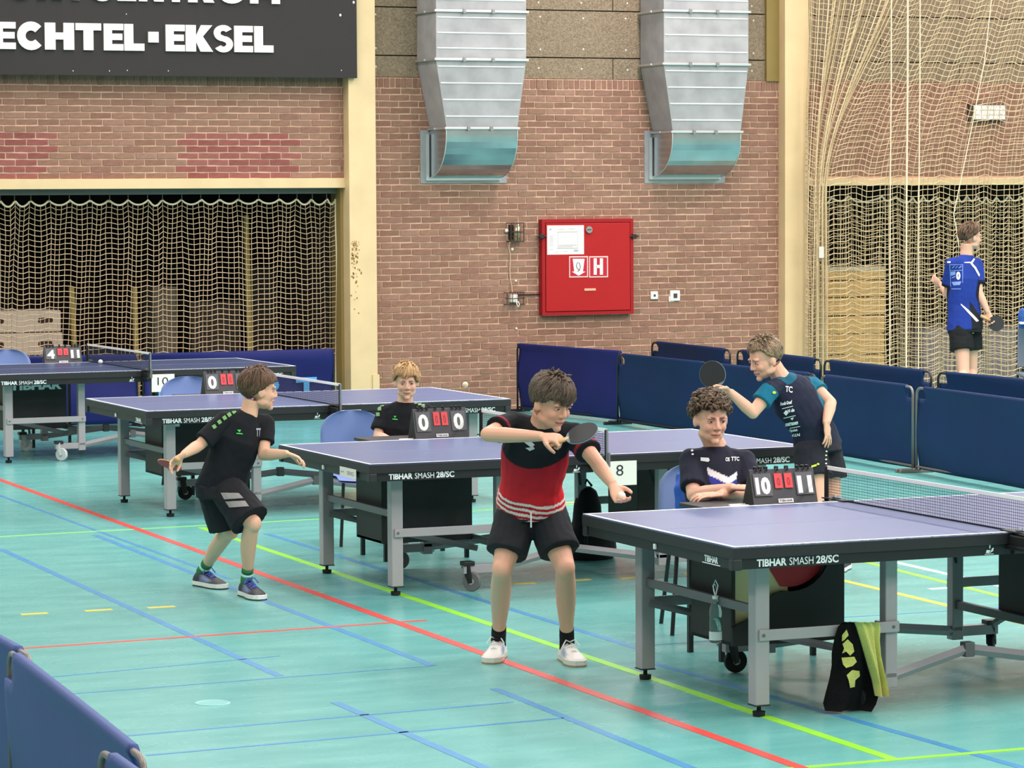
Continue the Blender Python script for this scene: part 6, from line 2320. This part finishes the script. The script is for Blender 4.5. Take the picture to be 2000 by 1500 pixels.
blk_sheet = towel_sheet([(1643, 1672, 1213), (1634, 1686, 1222), (1628, 1692, 1245), (1624, 1697, 1275), (1625, 1701, 1300), (1620, 1706, 1325), (1612, 1708, 1350), (1605, 1700, 1372), (1607, 1690, 1386)], tw_k, 'towel_back_fold', -.03, .4)
lime = towel_sheet([(1655, 1698, 1211), (1660, 1702, 1222), (1668, 1701, 1245), (1677, 1703, 1275), (1684, 1707, 1300), (1690, 1712, 1325), (1694, 1716, 1354)], tw_y, 'towel_lime_panel', -.075, 1.1)
bvt = BVHTree.FromPolygons([p.co + off for p in blk_sheet.data.vertices], [tuple(p.vertices) for p in blk_sheet.data.polygons])
tm = MB()
tshape = [[(1644, 1240), (1653, 1229), (1657, 1240), (1648, 1250), (1644, 1252)], [(1645, 1257), (1655, 1248), (1665, 1258), (1668, 1272), (1660, 1280), (1652, 1272), (1644, 1276), (1648, 1266)],
          [(1643, 1284), (1668, 1282), (1673, 1292), (1665, 1300), (1652, 1304), (1646, 1297)], [(1653, 1318), (1664, 1308), (1678, 1310), (1679, 1320), (1670, 1328), (1669, 1341), (1660, 1343), (1657, 1328)]]
for poly in tshape:
    cx, cy = sum(p[0] for p in poly) / len(poly), sum(p[1] for p in poly) / len(poly)
    ps = []
    for x, y in poly:
        h_ = bvt.ray_cast(CAM, ray(x, y).normalized())
        if h_[0] is None:
            break
        ps.append(h_[0] - ray(x, y).normalized() * .012)
    if len(ps) == len(poly):
        tm.add(ps, [tuple(range(len(ps)))])
if tm.f:
    tm.build('towel_lettering', tw_y, blk_sheet, off=off)

# water bottle behind the front table
bp = atd(1397, 1254, 13.72)
bo = tag(empty('water_bottle', bp), 'clear plastic water bottle hanging at the end of the front table casing', 'bottle')
MB().tube([(0, 0, .2), (-.012, 0, .25), (.0, 0, .275), (.012, 0, .25), (0, 0, .2)], .003, n=5).build('hanging_loop', print_w, bo)
pet = mat('bottle_plastic', rgb(215, 236, 232), 0.08, spec=0.5, trans=0.85)
prof = [(0.0, .024), (.004, .027), (.03, .028), (.055, .026), (.08, .028), (.105, .026), (.13, .028), (.155, .025), (.175, .017), (.185, .012), (.195, .012)]
MB().loft([(0, 0, z) for z, r in prof], [r for z, r in prof], n=20).build('bottle_body', pet, bo, smooth=True)
MB().loft([(0, 0, .192), (0, 0, .206)], [.014, .014], n=16).build('bottle_cap', print_w, bo)
MB().loft([(0, 0, .012), (0, 0, .05)], [.0288, .0288], n=20, caps=False).build('bottle_label', mat('bottle_label', rgb(214, 220, 218), .6), bo, smooth=True)
MB().loft([(0, 0, .006), (0, 0, .11)], [.0235, .0235], n=16).build('water', mat('water', rgb(190, 226, 222), .02, trans=.9), bo, smooth=True)

# black sports bag under the number 8 table
bg = atz(1166, 1094)
ba = tag(empty('sports_bag', (bg.x, bg.y + .1, 0)), 'black sports bag on the floor under the number 8 table', 'bag')
bag_m = mat('bag_black', rgb(18, 18, 20), 0.8, bump=.3, bscale=20)
mb = MB()
mb.loft([(0, 0, 0.0), (0, 0, .05), (0, 0, .16), (0, 0, .26)], [(.15, .11), (.17, .13), (.16, .12), (.1, .08)], side=(1, 0, 0), n=18)
mb.loft([(-.02, 0, .2), (-.02, 0, .34), (-.02, 0, .42), (-.02, 0, .45)], [(.1, .08), (.088, .07), (.06, .05), (.02, .02)], side=(1, 0, 0), n=16)
me = remeshed(mb, .012, 4, 'bag_body')
me.polygons.foreach_set('use_smooth', [True] * len(me.polygons))
link('bag_body', me, bag_m, ba)
MB().tube([(-.08, -.08, .3), (-.1, -.15, .22), (-.1, -.16, .1), (-.05, -.13, .05)], .012, n=6).build('strap', bag_m, ba)
MB().tube([(-.06, 0, .44), (-.03, -.02, .49), (.01, 0, .45)], .008, n=6).build('carry_loop', bag_m, ba)

# chair with a blue jersey at the right edge
cp = atd(2004, 700, 30.4)
cp.z = 0
jc = tag(empty('side_chair', cp), 'chair at the right edge with a bright blue jersey on it', 'chair')
jm = mat('jersey_blue', rgb(44, 98, 178), .8)
for x in (-.05, .4):
    for y in (-.2, .2):
        MB().tube([CR * x + CT * y, CR * x + CT * y + UP * .45], .012, n=8).build('leg', blk, jc)
MB().box(CR * .175 + UP * .46, (.48, .44, .03), Matrix.Rotation(-YAW, 3, 'Z')).build('seat', mat('seat_grey', rgb(130, 136, 150), .6), jc, bevel=.01)
MB().box(CR * .175 - CT * .2 + UP * .72, (.46, .03, .4), Matrix.Rotation(-YAW, 3, 'Z')).build('backrest', MATS['seat_grey'], jc, bevel=.01)
zt = aty(1992, 602, cp.y).z
je = tag(empty('jersey', cp + UP * .6), 'bright blue jersey hanging over the chair at the right edge', 'shirt')
ow = V(je.location)
mb = MB()
zl = atd(1995, 641, 30.4).z
mb.loft([cp + CR * .17 + UP * (zl), cp + CR * .17 + UP * (zl + .12), cp + CR * .17 + UP * (zt + .0)], [(.245, .25), (.255, .255), (.235, .22)], side=CR, n=16)
mb.build('jersey_body', jm, je, off=ow, smooth=False, bevel=.02)
MB().box(cp + CR * -.065 + CT * .12 + UP * (zl + .06), (.05, .1, .02), Matrix.Rotation(-YAW, 3, 'Z')).build('white_stripe', print_w, je, off=ow)

# blue jacket hung over the chair of the curly haired boy
K = mk(15.98)
jk = tag(empty('scorer_jacket', K(1346, 990)), 'saturated blue jacket hanging over the chair of the curly haired boy', 'jacket')
oj = V(jk.location)
mb = MB()
mb.loft([K(1338, 925, 0), K(1340, 950, .03), K(1346, 985, .04), K(1352, 1020, .03)], [(.05, .03), (.07, .05), (.075, .055), (.06, .04)], side=CR, n=14)
mb.loft([K(1332, 932, -.02), K(1331, 960, 0), K(1336, 1000, 0)], [(.03, .03), (.035, .03), (.03, .03)], side=CR, n=12)
me = remeshed(mb, .009, 3, 'jacket_body')
ruffle(me, lambda q: noise.noise(q * 14) * .012)
me.vertices.foreach_set('co', [k for p in me.vertices for k in (p.co - oj)])
me.polygons.foreach_set('use_smooth', [True] * len(me.polygons))
me.update()
link('jacket_body', me, mat('jacket_blue', rgb(30, 84, 178), .7, bump=.3, bscale=30), jk)
MB().tube([K(1330, 935, .05), K(1334, 960, .07), K(1342, 1000, .07)], .004, n=5).build('jacket_zip', mat('jacket_zip', rgb(24, 50, 110), .6), jk, off=oj)
